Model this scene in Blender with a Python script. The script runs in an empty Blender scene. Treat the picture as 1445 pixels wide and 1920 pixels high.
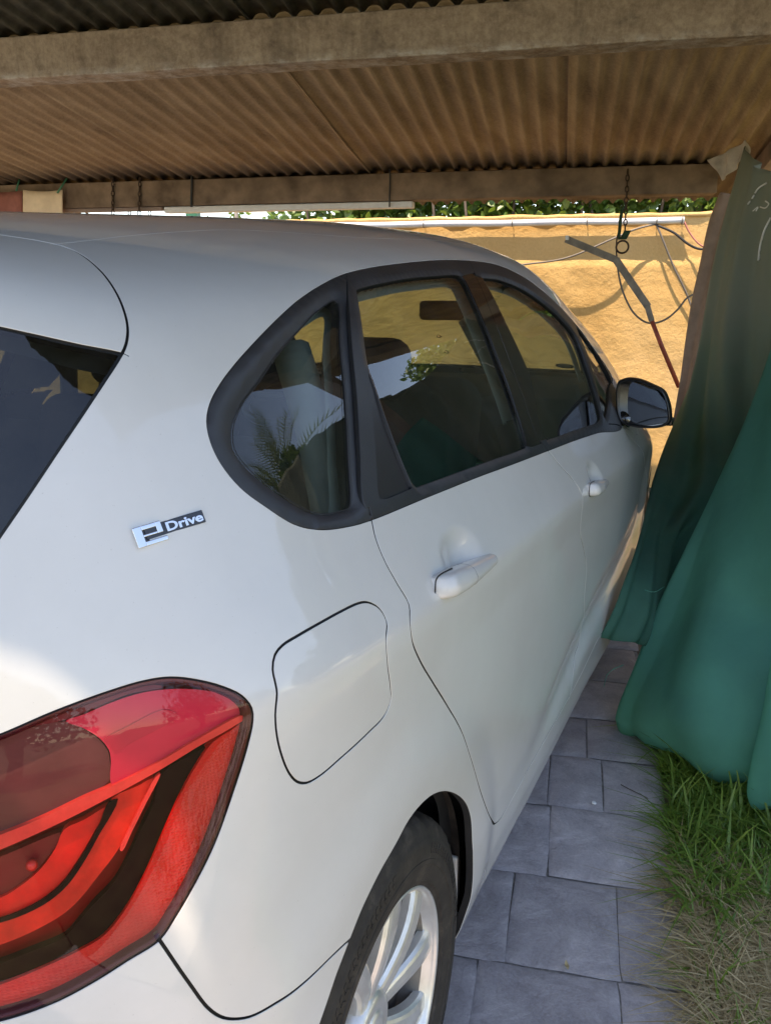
import bpy, bmesh, math, random
import numpy as np
from mathutils import Vector, Matrix, kdtree, geometry

SC = bpy.context.scene
COL = SC.collection
rng = random.Random(7)
nrg = np.random.default_rng(7)

# ------------------------------------------------------------------ camera
CAM = np.array([1.2547, -0.9024, 1.3804])
YAW, PITCH = -0.4147, -0.2552
FPX, PW, PH = 1560.75, 1445.0, 1920.0
cd = bpy.data.cameras.new('camera')
cam = bpy.data.objects.new('camera', cd)
COL.objects.link(cam)
cam.location = CAM
cam.rotation_euler = (math.pi / 2 + PITCH, 0, -YAW)
cd.sensor_fit = 'VERTICAL'
cd.sensor_height = 36.0
cd.lens = 36.0 * FPX / PH
cd.clip_start = 0.02
cd.clip_end = 3000
SC.camera = cam

# directions of the carport (it stands at an angle to the car)
SF = np.array([-0.2010, 0.9796])     # along the carport, away from the camera
SL = np.array([0.9796, 0.2010])      # across it, to the right


def SP(s, t, z):
    """a point of the carport: s metres ahead of the camera, t to the right, height z"""
    q = CAM[:2] + s * SF + t * SL
    return np.array([q[0], q[1], z])


# ------------------------------------------------------------------ world, sun, exposure
w = bpy.data.worlds.new('World')
SC.world = w
w.use_nodes = True
nt = w.node_tree
for n in list(nt.nodes):
    nt.nodes.remove(n)
wo = nt.nodes.new('ShaderNodeOutputWorld')
bg = nt.nodes.new('ShaderNodeBackground')
sky = nt.nodes.new('ShaderNodeTexSky')
sky.sky_type = 'NISHITA'
sky.sun_disc = False
SUN_TRAVEL = Vector((0.12 * SL[0] + 0.25 * SF[0], 0.12 * SL[1] + 0.25 * SF[1], -1.0)).normalized()
to_sun = -SUN_TRAVEL
sky.sun_elevation = math.asin(to_sun.z)
sky.sun_rotation = math.atan2(to_sun.x, to_sun.y)
sky.air_density = 0.85
sky.dust_density = 0.1
sky.ozone_density = 1.0
bg.inputs['Strength'].default_value = 0.15
nt.links.new(sky.outputs[0], bg.inputs['Color'])
nt.links.new(bg.outputs[0], wo.inputs['Surface'])
sd = bpy.data.lights.new('sun', 'SUN')
sun = bpy.data.objects.new('sun', sd)
COL.objects.link(sun)
sd.energy = 3.1
sd.angle = math.radians(0.53)
sd.color = (1.0, 0.94, 0.84)
sun.rotation_euler = SUN_TRAVEL.to_track_quat('-Z', 'Y').to_euler()
VS = SC.view_settings
VS.view_transform = 'Standard'
VS.look = 'None'
VS.gamma = 1.0
VS.exposure = 1.78
VS.use_curve_mapping = False
VS.use_white_balance = True
VS.white_balance_temperature = 8100
VS.white_balance_tint = 16
SC.cycles.max_bounces = 10
SC.cycles.transparent_max_bounces = 16
SC.cycles.diffuse_bounces = 5
SC.cycles.glossy_bounces = 5


# ------------------------------------------------------------------ helpers
def unit(v):
    v = np.asarray(v, float)
    return v / np.maximum(np.linalg.norm(v, axis=-1, keepdims=True), 1e-12)


_cf = np.array([math.sin(YAW) * math.cos(PITCH), math.cos(YAW) * math.cos(PITCH), math.sin(PITCH)])
_cr = np.array([math.cos(YAW), -math.sin(YAW), 0.0])
_cu = np.cross(_cr, _cf)


def ray(px, py):
    return unit(_cf * FPX + (px - PW / 2) * _cr - (py - PH / 2) * _cu)


def project(P):
    d = np.atleast_2d(P) - CAM
    z = d @ _cf
    return np.stack([PW / 2 + FPX * (d @ _cr) / z, PH / 2 - FPX * (d @ _cu) / z], 1)


def at_s(px, py, s):
    """where the line of sight meets the upright plane s metres along the carport"""
    d = ray(px, py)
    k = s / (d[0] * SF[0] + d[1] * SF[1])
    return CAM + d * k


def at_z(px, py, z=0.0):
    d = ray(px, py)
    return CAM + d * ((z - CAM[2]) / d[2])


def at_d(px, py, dist):
    return CAM + ray(px, py) * dist


def catmull(P, step, closed=False):
    P = np.asarray(P, float)
    n = len(P)
    out = []
    segs = n if closed else n - 1
    for i in range(segs):
        if closed:
            a, b, c, d = P[(i - 1) % n], P[i], P[(i + 1) % n], P[(i + 2) % n]
        else:
            b, c = P[i], P[i + 1]
            a = P[i - 1] if i > 0 else 2 * b - c
            d = P[i + 2] if i + 2 < n else 2 * c - b
        # centripetal
        def td(p, q):
            return max(np.linalg.norm(q - p) ** 0.5, 1e-6)
        t0 = 0; t1 = t0 + td(a, b); t2 = t1 + td(b, c); t3 = t2 + td(c, d)
        m = max(2, int(np.linalg.norm(c - b) / step) + 1)
        for k in range(m):
            t = t1 + (t2 - t1) * k / m
            A1 = (t1 - t) / (t1 - t0) * a + (t - t0) / (t1 - t0) * b
            A2 = (t2 - t) / (t2 - t1) * b + (t - t1) / (t2 - t1) * c
            A3 = (t3 - t) / (t3 - t2) * c + (t - t2) / (t3 - t2) * d
            B1 = (t2 - t) / (t2 - t0) * A1 + (t - t0) / (t2 - t0) * A2
            B2 = (t3 - t) / (t3 - t1) * A2 + (t - t1) / (t3 - t1) * A3
            out.append((t2 - t) / (t2 - t1) * B1 + (t - t1) / (t2 - t1) * B2)
    if not closed:
        out.append(P[-1])
    return np.array(out)


def sst(a, b, x):
    t = np.clip((x - a) / (b - a), 0, 1)
    return t * t * (3 - 2 * t)


def make_mesh(name, verts, faces, normals=None, smooth=True):
    me = bpy.data.meshes.new(name)
    me.from_pydata([tuple(map(float, v)) for v in verts], [], [tuple(map(int, f)) for f in faces])
    if smooth:
        me.polygons.foreach_set('use_smooth', [True] * len(me.polygons))
    me.update()
    if normals is not None:
        me.normals_split_custom_set_from_vertices([tuple(map(float, n)) for n in normals])
    return me


def link(name, me, mat=None, parent=None, loc=None):
    o = bpy.data.objects.new(name, me)
    COL.objects.link(o)
    if mat is not None and me is not None and not me.materials:
        me.materials.append(mat)
    if parent is not None:
        o.parent = parent
    if loc is not None:
        o.location = loc
    return o


def mesh_obj(name, verts, faces, mat, parent=None, normals=None, smooth=True):
    return link(name, make_mesh(name, verts, faces, normals, smooth), mat, parent)


def tag(o, label=None, cat=None, group=None, kind=None):
    if label: o['label'] = label
    if cat: o['category'] = cat
    if group: o['group'] = group
    if kind: o['kind'] = kind
    return o


def empty(name, loc=(0, 0, 0)):
    """an Empty; its parts are built in world coordinates, so it stays at the origin of the car unless told"""
    o = bpy.data.objects.new(name, None)
    COL.objects.link(o)
    o.empty_display_size = 0.2
    o.location = loc
    return o


def rebase(root, base):
    """put a thing's Empty at its base while its parts stay where they are"""
    b = Vector(base)
    root.location = b
    for ch in root.children:
        ch.location = ch.location - b


class MB:
    """collects shapes for ONE mesh"""
    def __init__(self):
        self.v = []; self.f = []

    def add(self, v, f):
        o = len(self.v)
        self.v.extend([tuple(map(float, p)) for p in v])
        self.f.extend([tuple(i + o for i in q) for q in f])
        return self

    def box(self, c, half, ax=None):
        c = np.array(c, float)
        A = np.eye(3) if ax is None else np.array(ax, float)
        p = []
        for k in (-1, 1):
            for j in (-1, 1):
                for i in (-1, 1):
                    p.append(c + A[0] * half[0] * i + A[1] * half[1] * j + A[2] * half[2] * k)
        return self.add(p, [(0, 2, 3, 1), (4, 5, 7, 6), (0, 1, 5, 4), (2, 6, 7, 3), (0, 4, 6, 2), (1, 3, 7, 5)])

    def tube(self, P, r, n=8, closed=False, caps=True):
        P = np.asarray(P, float)
        m = len(P)
        R = np.full(m, r) if np.isscalar(r) else np.asarray(r, float)
        T = np.gradient(P, axis=0) if not closed else (np.roll(P, -1, 0) - np.roll(P, 1, 0))
        T = unit(T)
        ref = np.array([0, 0, 1.0]) if abs(T[0][2]) < 0.9 else np.array([1.0, 0, 0])
        u = unit(np.cross(T[0], ref))
        v = []
        for i in range(m):
            u = unit(u - T[i] * (u @ T[i]))
            b = np.cross(T[i], u)
            for k in range(n):
                a = 2 * math.pi * k / n
                v.append(P[i] + R[i] * (math.cos(a) * u + math.sin(a) * b))
        f = []
        for i in range(m if closed else m - 1):
            j = (i + 1) % m
            for k in range(n):
                l = (k + 1) % n
                f.append((i * n + k, i * n + l, j * n + l, j * n + k))
        if caps and not closed:
            f.append(tuple(range(n - 1, -1, -1)))
            f.append(tuple((m - 1) * n + k for k in range(n)))
        return self.add(v, f)

    def build(self, name, mat, parent=None, smooth=False, bevel=0.0, seg=2):
        me = make_mesh(name, self.v, self.f, smooth=smooth)
        o = link(name, me, mat, parent)
        if bevel:
            md = o.modifiers.new('bevel', 'BEVEL')
            md.width = bevel; md.segments = seg; md.limit_method = 'ANGLE'
            me.polygons.foreach_set('use_smooth', [True] * len(me.polygons))
            wn = o.modifiers.new('wn', 'WEIGHTED_NORMAL'); wn.keep_sharp = True
        return o


# ------------------------------------------------------------------ materials
class NT:
    def __init__(self, name):
        self.m = bpy.data.materials.new(name)
        self.m.use_nodes = True
        self.t = self.m.node_tree
        self.b = self.t.nodes['Principled BSDF']
        self.out = self.t.nodes['Material Output']

    def n(self, kind, **kw):
        x = self.t.nodes.new(kind)
        for k, v in kw.items():
            if k in x.inputs.keys():
                x.inputs[k].default_value = v
            else:
                setattr(x, k, v)
        return x

    def l(self, a, b):
        self.t.links.new(a, b)

    def coords(self, kind='Object', scale=(1, 1, 1)):
        c = self.n('ShaderNodeTexCoord')
        mp = self.n('ShaderNodeMapping')
        mp.inputs['Scale'].default_value = scale
        self.l(c.outputs[kind], mp.inputs['Vector'])
        return mp.outputs[0]

    def noise(self, vec, scale, detail=5.0, rough=0.55, dist=0.0):
        x = self.n('ShaderNodeTexNoise')
        x.inputs['Scale'].default_value = scale
        x.inputs['Detail'].default_value = detail
        x.inputs['Roughness'].default_value = rough
        x.inputs['Distortion'].default_value = dist
        self.l(vec, x.inputs['Vector'])
        return x.outputs['Fac']

    def ramp(self, fac, stops):
        r = self.n('ShaderNodeValToRGB')
        e = r.color_ramp.elements
        while len(e) < len(stops):
            e.new(0.5)
        for i, (p, c) in enumerate(stops):
            e[i].position = p
            e[i].color = c if len(c) == 4 else (*c, 1)
        self.l(fac, r.inputs[0])
        return r.outputs[0]

    def mix(self, fac, a, b, mode='MIX'):
        x = self.n('ShaderNodeMix', data_type='RGBA', blend_type=mode)
        for s, v in ((0, fac), (6, a), (7, b)):
            if isinstance(v, (int, float)):
                x.inputs[s].default_value = v
            elif isinstance(v, tuple):
                x.inputs[s].default_value = (*v, 1) if len(v) == 3 else v
            else:
                self.l(v, x.inputs[s])
        return x.outputs[2]

    def math(self, op, a, b=0.0):
        x = self.n('ShaderNodeMath', operation=op)
        for i, v in enumerate((a, b)):
            if isinstance(v, (int, float)):
                x.inputs[i].default_value = v
            else:
                self.l(v, x.inputs[i])
        return x.outputs[0]

    def bump(self, h, strength, dist=0.01, normal=None):
        x = self.n('ShaderNodeBump')
        x.inputs['Strength'].default_value = strength
        x.inputs['Distance'].default_value = dist
        self.l(h, x.inputs['Height'])
        if normal is not None:
            self.l(normal, x.inputs['Normal'])
        self.l(x.outputs[0], self.b.inputs['Normal'])
        return x.outputs[0]

    def fresnel(self, ior):
        """the same reflectance from both faces of a thin pane"""
        g = self.n('ShaderNodeNewGeometry')
        e = self.math('SUBTRACT', 1.0, self.math('MULTIPLY', g.outputs['Backfacing'], 2.0))
        fr = self.n('ShaderNodeFresnel')
        self.l(self.math('POWER', ior, e), fr.inputs['IOR'])
        return fr

    def base(self, v):
        if isinstance(v, tuple):
            self.b.inputs['Base Color'].default_value = (*v, 1)
        else:
            self.l(v, self.b.inputs['Base Color'])

    def set(self, **kw):
        for k, v in kw.items():
            self.b.inputs[k.replace('_', ' ')].default_value = v
        return self


def plain(name, col, rough=0.5, metal=0.0, spec=0.5, var=0.12, scale=30.0, bump=0.0, bscale=200.0):
    m = NT(name)
    v = m.coords()
    f = m.noise(v, scale)
    c = m.ramp(f, [(0.3, tuple(x * (1 - var) for x in col)), (0.7, tuple(min(1, x * (1 + var)) for x in col))])
    m.base(c)
    m.set(Roughness=rough, Metallic=metal)
    m.b.inputs['Specular IOR Level'].default_value = spec
    if bump:
        m.bump(m.noise(v, bscale, 3.0), bump, 0.002)
    return m.m


def mat_paint():
    m = NT('white_car_paint')
    v = m.coords()
    d = m.noise(v, 6.0, 6.0, 0.65)
    c = m.ramp(d, [(0.3, (0.625, 0.61, 0.575)), (0.7, (0.67, 0.655, 0.62))])
    # road film low on the flanks, dust in specks everywhere
    sp = m.n('ShaderNodeSeparateXYZ')
    m.l(v, sp.inputs[0])
    low = m.n('ShaderNodeMapRange')
    low.inputs[1].default_value = 0.85; low.inputs[2].default_value = 0.35; low.inputs[3].default_value = 0.0; low.inputs[4].default_value = 1.0
    m.l(sp.outputs[2], low.inputs[0])
    blot = m.ramp(m.noise(v, 5.0, 9.0, 0.72), [(0.48, (0, 0, 0)), (0.72, (1, 1, 1))])
    film = m.math('MULTIPLY', m.math('MULTIPLY', low.outputs[0], blot), 0.30)
    c = m.mix(film, c, (0.46, 0.41, 0.32))
    speck = m.ramp(m.noise(v, 420, 2.0, 0.5), [(0.735, (0, 0, 0)), (0.765, (1, 1, 1))])
    c = m.mix(m.math('MULTIPLY', speck, 0.35), c, (0.30, 0.27, 0.22))
    m.base(c)
    m.set(Roughness=0.42)
    m.b.inputs['Coat Weight'].default_value = 0.85
    m.b.inputs['Coat IOR'].default_value = 1.5
    rr = m.n('ShaderNodeMapRange')
    rr.inputs[1].default_value = 0.35; rr.inputs[2].default_value = 0.75; rr.inputs[3].default_value = 0.015; rr.inputs[4].default_value = 0.075
    m.l(m.noise(v, 11.0, 8.0, 0.7), rr.inputs[0])
    m.l(rr.outputs[0], m.b.inputs['Coat Roughness'])
    return m.m


def mat_glass(name, tint, gloss=1.0):
    m = NT(name)
    m.t.nodes.remove(m.b)
    tr = m.n('ShaderNodeBsdfTransparent')
    tr.inputs[0].default_value = (*tint, 1)
    gl = m.n('ShaderNodeBsdfGlossy')
    gl.inputs['Roughness'].default_value = 0.004
    gl.inputs['Color'].default_value = (gloss, gloss, gloss, 1)
    fr = m.fresnel(1.5)
    mx = m.n('ShaderNodeMixShader')
    m.l(fr.outputs[0], mx.inputs[0])
    m.l(tr.outputs[0], mx.inputs[1])
    m.l(gl.outputs[0], mx.inputs[2])
    # thin film of dust
    v = m.coords()
    nz = m.noise(v, 9.0, 8.0, 0.7)
    df = m.n('ShaderNodeBsdfDiffuse')
    df.inputs[0].default_value = (0.45, 0.43, 0.39, 1)
    k = m.n('ShaderNodeMapRange')
    k.inputs[1].default_value = 0.45; k.inputs[2].default_value = 0.85
    k.inputs[3].default_value = 0.004; k.inputs[4].default_value = 0.05
    m.l(nz, k.inputs[0])
    m2 = m.n('ShaderNodeMixShader')
    m.l(k.outputs[0], m2.inputs[0])
    m.l(mx.outputs[0], m2.inputs[1])
    m.l(df.outputs[0], m2.inputs[2])
    m.l(m2.outputs[0], m.out.inputs[0])
    return m.m


M = {}
M['paint'] = mat_paint()
M['black_trim'] = plain('satin_black_plastic', (0.026, 0.027, 0.030), 0.40, var=0.25, scale=14, bump=0.12, bscale=900)
M['gloss_black'] = plain('gloss_black_plastic', (0.010, 0.010, 0.011), 0.07, var=0.1)
M['rubber_gap_shade'] = plain('black_rubber_and_gap_shade', (0.012, 0.012, 0.012), 0.7, var=0.2)  # seals, and the black that stands for shade in panel gaps
M['glass'] = mat_glass('window_glass', (0.52, 0.60, 0.555))
M['dark_glass'] = mat_glass('tinted_rear_glass', (0.16, 0.18, 0.17))
M['lining'] = plain('grey_cabin_lining', (0.38, 0.39, 0.37), 0.85, var=0.06)
M['cabin_dark'] = plain('dark_cabin_plastic', (0.03, 0.03, 0.03), 0.6, var=0.15)

# ------------------------------------------------------------------ materials of the place
def mat_concrete_beam():
    m = NT('weathered_concrete_beam')
    v = m.coords()
    big = m.noise(v, 4.2, 8.0, 0.72, 0.5)
    c = m.ramp(big, [(0.30, (0.085, 0.062, 0.045)), (0.46, (0.26, 0.19, 0.135)), (0.60, (0.37, 0.285, 0.205)), (0.78, (0.13, 0.095, 0.07))])
    fine = m.noise(m.coords('Object', (1, 1, 1)), 45, 6.0, 0.7)
    c = m.mix(0.35, c, m.ramp(fine, [(0.35, (0.12, 0.09, 0.07)), (0.7, (0.50, 0.41, 0.31))]))
    sx = m.n('ShaderNodeSeparateXYZ')
    m.l(v, sx.inputs[0])
    k = m.n('ShaderNodeMapRange')
    zb = CAM[2] + .2555 * 3.09
    k.inputs[1].default_value = zb + .030; k.inputs[2].default_value = zb + .002; k.inputs[3].default_value = 0.0; k.inputs[4].default_value = 1.0
    m.l(sx.outputs[2], k.inputs[0])
    chip = m.ramp(m.noise(m.coords('Object', (1, 1, 2)), 12, 9.0, 0.75), [(0.45, (0, 0, 0)), (0.62, (1, 1, 1))])
    c = m.mix(m.math('MULTIPLY', m.math('MULTIPLY', k.outputs[0], chip), .8), c, (0.50, 0.46, 0.41))
    streak = m.ramp(m.noise(m.coords('Object', (1, 1, .15)), 9, 6.0, 0.7), [(0.50, (0, 0, 0)), (0.75, (.6, .6, .6))])
    c = m.mix(streak, c, (0.075, 0.055, 0.042))
    m.base(c)
    m.set(Roughness=0.92)
    m.b.inputs['Specular IOR Level'].default_value = 0.2
    m.bump(fine, 0.5, 0.006)
    return m.m


def mat_roof_sheet():
    m = NT('stained_fibre_cement')
    v = m.coords('Object', (1, 0.12, 1))
    st = m.noise(v, 9.0, 6.0, 0.6)
    c = m.ramp(st, [(0.28, (0.22, 0.15, 0.095)), (0.5, (0.42, 0.295, 0.185)), (0.72, (0.58, 0.43, 0.28))])
    sp = m.noise(m.coords(), 70, 6.0, 0.7)
    c = m.mix(0.35, c, m.ramp(sp, [(0.35, (0.18, 0.13, 0.08)), (0.7, (0.52, 0.40, 0.25))]))
    # beam shade painted dark towards the low end of each sheet
    tc = m.n('ShaderNodeTexCoord')
    sx = m.n('ShaderNodeSeparateXYZ')
    m.l(tc.outputs['UV'], sx.inputs[0])
    wob = m.math('MULTIPLY', m.noise(m.coords('Object', (1, 0.3, 1)), 14, 4.0), 0.10)
    e = m.math('ADD', sx.outputs[1], wob)
    k = m.n('ShaderNodeMapRange')
    k.inputs[1].default_value = 0.66; k.inputs[2].default_value = 0.76; k.inputs[3].default_value = 0.0; k.inputs[4].default_value = 0.7
    m.l(e, k.inputs[0])
    c = m.mix(k.outputs[0], c, (0.035, 0.033, 0.03))
    m.base(c)
    m.set(Roughness=0.95)
    m.b.inputs['Specular IOR Level'].default_value = 0.15
    m.bump(sp, 0.35, 0.003)
    return m.m


def mat_stucco():
    m = NT('rough_orange_stucco')
    v = m.coords()
    big = m.noise(v, 1.6, 5.0, 0.6)
    c = m.ramp(big, [(0.3, (0.64, 0.39, 0.15)), (0.55, (0.71, 0.455, 0.19)), (0.75, (0.75, 0.51, 0.25))])
    fine = m.noise(v, 60, 6.0, 0.7)
    c = m.mix(0.25, c, m.ramp(fine, [(0.35, (0.42, 0.24, 0.09)), (0.7, (0.74, 0.48, 0.20))]))
    dirt = m.noise(m.coords('Object', (1, 1, .5)), 7.0, 8.0, 0.75)
    c = m.mix(m.ramp(dirt, [(0.62, (0, 0, 0)), (0.78, (.5, .5, .5))]), c, (0.36, 0.22, 0.13))
    m.base(c)
    m.set(Roughness=0.93)
    m.b.inputs['Specular IOR Level'].default_value = 0.15
    h1 = m.noise(v, 10, 12.0, 0.68, 0.0)
    h2 = m.noise(v, 120, 4.0, 0.6)
    m.bump(m.math('ADD', h1, m.math('MULTIPLY', h2, 0.12)), 0.50, 0.026)
    return m.m


def mat_slate():
    m = NT('stamped_blue_grey_concrete')
    oi = m.n('ShaderNodeObjectInfo')
    v = m.coords()
    big = m.noise(v, 7.0, 9.0, 0.72, 0.4)
    c = m.ramp(big, [(0.28, (0.25, 0.21, 0.20)), (0.5, (0.49, 0.42, 0.405)), (0.72, (0.74, 0.65, 0.62))])
    dust = m.noise(v, 14, 9.0, 0.75, 0.4)
    c = m.mix(m.ramp(dust, [(0.52, (0, 0, 0)), (0.70, (.6, .6, .6))]), c, (0.52, 0.47, 0.43))
    fine = m.noise(v, 160, 5.0, 0.7)
    c = m.mix(0.3, c, m.ramp(fine, [(0.35, (0.14, 0.135, 0.15)), (0.7, (0.45, 0.435, 0.455))]))
    hs = m.n('ShaderNodeHueSaturation')
    kk = m.n('ShaderNodeMapRange')
    kk.inputs[3].default_value = 0.86; kk.inputs[4].default_value = 1.14
    m.l(oi.outputs['Random'], kk.inputs[0])
    m.l(kk.outputs[0], hs.inputs['Value'])
    m.l(c, hs.inputs['Color'])
    m.base(hs.outputs[0])
    m.set(Roughness=0.62)
    h = m.noise(v, 7, 8.0, 0.58, 0.25)
    r = m.n('ShaderNodeTexNoise')
    r.noise_type = 'RIDGED_MULTIFRACTAL'
    r.inputs['Scale'].default_value = 5.0
    r.inputs['Detail'].default_value = 4.0
    m.l(v, r.inputs['Vector'])
    m.bump(m.math('ADD', m.math('ADD', h, m.math('MULTIPLY', r.outputs['Fac'], 0.05)), m.math('MULTIPLY', fine, 0.10)), 0.6, 0.022)
    return m.m


def mat_leaf(name, a, b, trans=0.35, rough=0.4):
    m = NT(name)
    g = m.n('ShaderNodeNewGeometry')
    c = m.ramp(g.outputs['Random Per Island'], [(0.0, a), (0.55, tuple((x + y) / 2 for x, y in zip(a, b))), (1.0, b)])
    m.base(c)
    m.set(Roughness=rough)
    t = m.n('ShaderNodeBsdfTranslucent')
    t2 = m.mix(0.5, c, (0.20, 0.30, 0.03))
    m.l(t2, t.inputs[0])
    mx = m.n('ShaderNodeMixShader')
    mx.inputs[0].default_value = trans
    m.l(m.b.outputs[0], mx.inputs[1])
    m.l(t.outputs[0], mx.inputs[2])
    m.l(mx.outputs[0], m.out.inputs[0])
    return m.m


def mat_tarp(name, col, fade, trans, amount):
    m = NT(name)
    v = m.coords()
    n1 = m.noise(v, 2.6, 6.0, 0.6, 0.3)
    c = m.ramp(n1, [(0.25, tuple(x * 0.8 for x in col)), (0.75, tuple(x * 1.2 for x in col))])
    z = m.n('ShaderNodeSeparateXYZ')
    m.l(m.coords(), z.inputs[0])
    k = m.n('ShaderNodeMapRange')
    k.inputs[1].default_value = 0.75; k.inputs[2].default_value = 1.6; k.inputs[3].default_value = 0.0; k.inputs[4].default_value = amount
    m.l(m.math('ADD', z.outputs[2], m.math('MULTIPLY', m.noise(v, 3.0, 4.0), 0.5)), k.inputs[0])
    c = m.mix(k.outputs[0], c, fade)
    m.base(c)
    m.set(Roughness=0.75)
    m.b.inputs['Specular IOR Level'].default_value = 0.25
    wv = m.n('ShaderNodeTexWave')
    wv.inputs['Scale'].default_value = 190
    m.l(v, wv.inputs['Vector'])
    wv2 = m.n('ShaderNodeTexWave', bands_direction='Z')
    wv2.inputs['Scale'].default_value = 190
    m.l(v, wv2.inputs['Vector'])
    wr = m.math('ADD', m.noise(v, 9, 5.0, 0.6, 0.5), m.noise(m.coords('Object', (1, 1, .22)), 26, 4.0, 0.6, 0.8))
    m.bump(m.math('ADD', m.math('MULTIPLY', m.math('ADD', wv.outputs['Fac'], wv2.outputs['Fac']), 0.05), m.math('MULTIPLY', wr, 0.5)), 0.45, 0.012)
    t = m.n('ShaderNodeBsdfTranslucent')
    m.l(c, t.inputs[0])
    mx = m.n('ShaderNodeMixShader')
    mx.inputs[0].default_value = trans
    m.l(m.b.outputs[0], mx.inputs[1])
    m.l(t.outputs[0], mx.inputs[2])
    m.l(mx.outputs[0], m.out.inputs[0])
    return m.m


M['beam'] = mat_concrete_beam()
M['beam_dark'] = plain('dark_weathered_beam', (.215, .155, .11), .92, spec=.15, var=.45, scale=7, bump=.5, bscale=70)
M['sheet'] = mat_roof_sheet()
M['sheet_shade_dark'] = plain('shade_darkened_fibre_cement', (.13, .125, .09), .95, spec=.15, var=.4, scale=14, bump=.4, bscale=90)  # shade under the near roof painted in as a darker sheet colour
_k = NT('sun_dimming_plastic')
_t = _k.n('ShaderNodeBsdfTransparent'); _t.inputs[0].default_value = (.42, .42, .40, 1)
_g = _k.n('ShaderNodeBsdfDiffuse'); _g.inputs[0].default_value = (.5, .48, .42, 1)
_m = _k.n('ShaderNodeMixShader'); _m.inputs[0].default_value = .12
_k.l(_t.outputs[0], _m.inputs[1]); _k.l(_g.outputs[0], _m.inputs[2]); _k.l(_m.outputs[0], _k.out.inputs[0])
M['sun_dimmer'] = _k.m
M['stucco'] = mat_stucco()
M['slate'] = mat_slate()
M['mortar'] = plain('joint_grit', (0.33, 0.295, 0.265), 0.95, var=0.3, scale=80)
M['soil'] = plain('dry_soil', (0.20, 0.15, 0.095), 0.95, var=0.4, scale=25, bump=0.6, bscale=60)
M['dry_lawn'] = plain('dry_lawn_straw', (0.105, 0.10, 0.045), 0.95, var=0.4, scale=9, bump=0.6, bscale=70)
M['pale_path'] = plain('pale_concrete_path', (0.52, 0.48, 0.41), 0.9, var=0.12, scale=5, bump=0.3, bscale=60)
M['lawn'] = plain('lawn_green', (0.17, 0.15, 0.075), 0.9, var=0.45, scale=6, bump=0.5, bscale=60)
M['steel'] = plain('galvanised_steel', (0.24, 0.215, 0.18), 0.6, 0.1, var=0.25, scale=20)
M['rust'] = plain('rusty_chain_iron', (0.075, 0.05, 0.035), 0.75, 0.4, var=0.4, scale=60)
M['white_pvc'] = plain('white_plastic', (0.72, 0.72, 0.70), 0.4, var=0.06)
M['black_cable'] = plain('black_cable_sheath', (0.02, 0.02, 0.02), 0.5)
M['grey_cable'] = plain('grey_cable_sheath', (0.16, 0.14, 0.12), 0.6)
M['green_strap'] = plain('dark_green_strap', (0.02, 0.06, 0.03), 0.8, var=0.3, scale=60)
M['red_pole'] = plain('faded_red_paint', (0.30, 0.055, 0.03), 0.55, var=0.3, scale=25)
M['cream_cloth'] = plain('cream_cloth', (0.75, 0.60, 0.42), 0.9, var=0.06)
M['brown_cloth'] = plain('maroon_cloth', (0.30, 0.11, 0.085), 0.9, var=0.12)
M['green_paint'] = plain('green_painted_post', (0.03, 0.17, 0.09), 0.5)
M['wood'] = plain('grey_brown_board', (0.27, 0.20, 0.165), 0.85, var=0.25, scale=9, bump=0.4, bscale=80)
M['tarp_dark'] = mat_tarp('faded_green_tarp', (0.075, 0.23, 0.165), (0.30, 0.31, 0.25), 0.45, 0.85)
M['tarp'] = mat_tarp('green_woven_tarp', (0.13, 0.46, 0.35), (0.15, 0.46, 0.36), 0.56, 0.5)
M['canvas'] = plain('brown_faded_canvas', (0.26, 0.185, 0.14), 0.9, var=0.2, scale=12, bump=0.3, bscale=300)
M['leaf'] = mat_leaf('climber_leaf', (0.055, 0.12, 0.018), (0.16, 0.24, 0.05))
M['leaf2'] = mat_leaf('tree_leaf', (0.035, 0.075, 0.015), (0.10, 0.16, 0.035))
M['palm'] = mat_leaf('palm_leaflet', (0.07, 0.10, 0.03), (0.15, 0.17, 0.06))
M['bark'] = plain('grey_bark', (0.13, 0.10, 0.075), 0.95, var=0.35, scale=12, bump=0.7, bscale=40)
M['blade'] = mat_leaf('grass_blade', (0.075, 0.165, 0.02), (0.22, 0.315, 0.05), 0.3, 0.45)
M['straw'] = mat_leaf('dry_straw', (0.36, 0.24, 0.11), (0.68, 0.52, 0.29), 0.2, 0.8)
M['white_paint'] = plain('white_paint_mark', (0.7, 0.7, 0.66), 0.7)

# ------------------------------------------------------------------ ground
g0 = MB()
g0.add([(-500, -500, -0.035), (500, -500, -0.035), (500, 500, -0.035), (-500, 500, -0.035)], [(0, 1, 2, 3)])
tag(g0.build('ground', M['lawn']), kind='structure')
EDGE_T = 0.335
pv = MB()
c0 = [SP(-1.2, -4.2, 0), SP(-1.2, EDGE_T, 0), SP(6.3, EDGE_T, 0), SP(6.3, -4.2, 0)]
pv.add([(p[0], p[1], -0.009) for p in c0] + [(p[0], p[1], -0.14) for p in c0], [(0, 1, 2, 3), (0, 4, 5, 1), (1, 5, 6, 2), (2, 6, 7, 3), (3, 7, 4, 0)])
paving = tag(pv.build('paving', M['mortar']), kind='structure')
ROWS = [0.30, 0.61, 0.90, 1.20, 1.502, 1.80, 2.10, 2.375, 2.63, 2.93, 3.24, 3.52, 3.84, 4.15]
JOINTS = {3: [-.42, -.12, .172], 4: [-.40, -.062, .18], 5: [-.34, .020], 6: [-.30, .012, .165], 7: [-.36, -.02, .125]}


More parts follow.
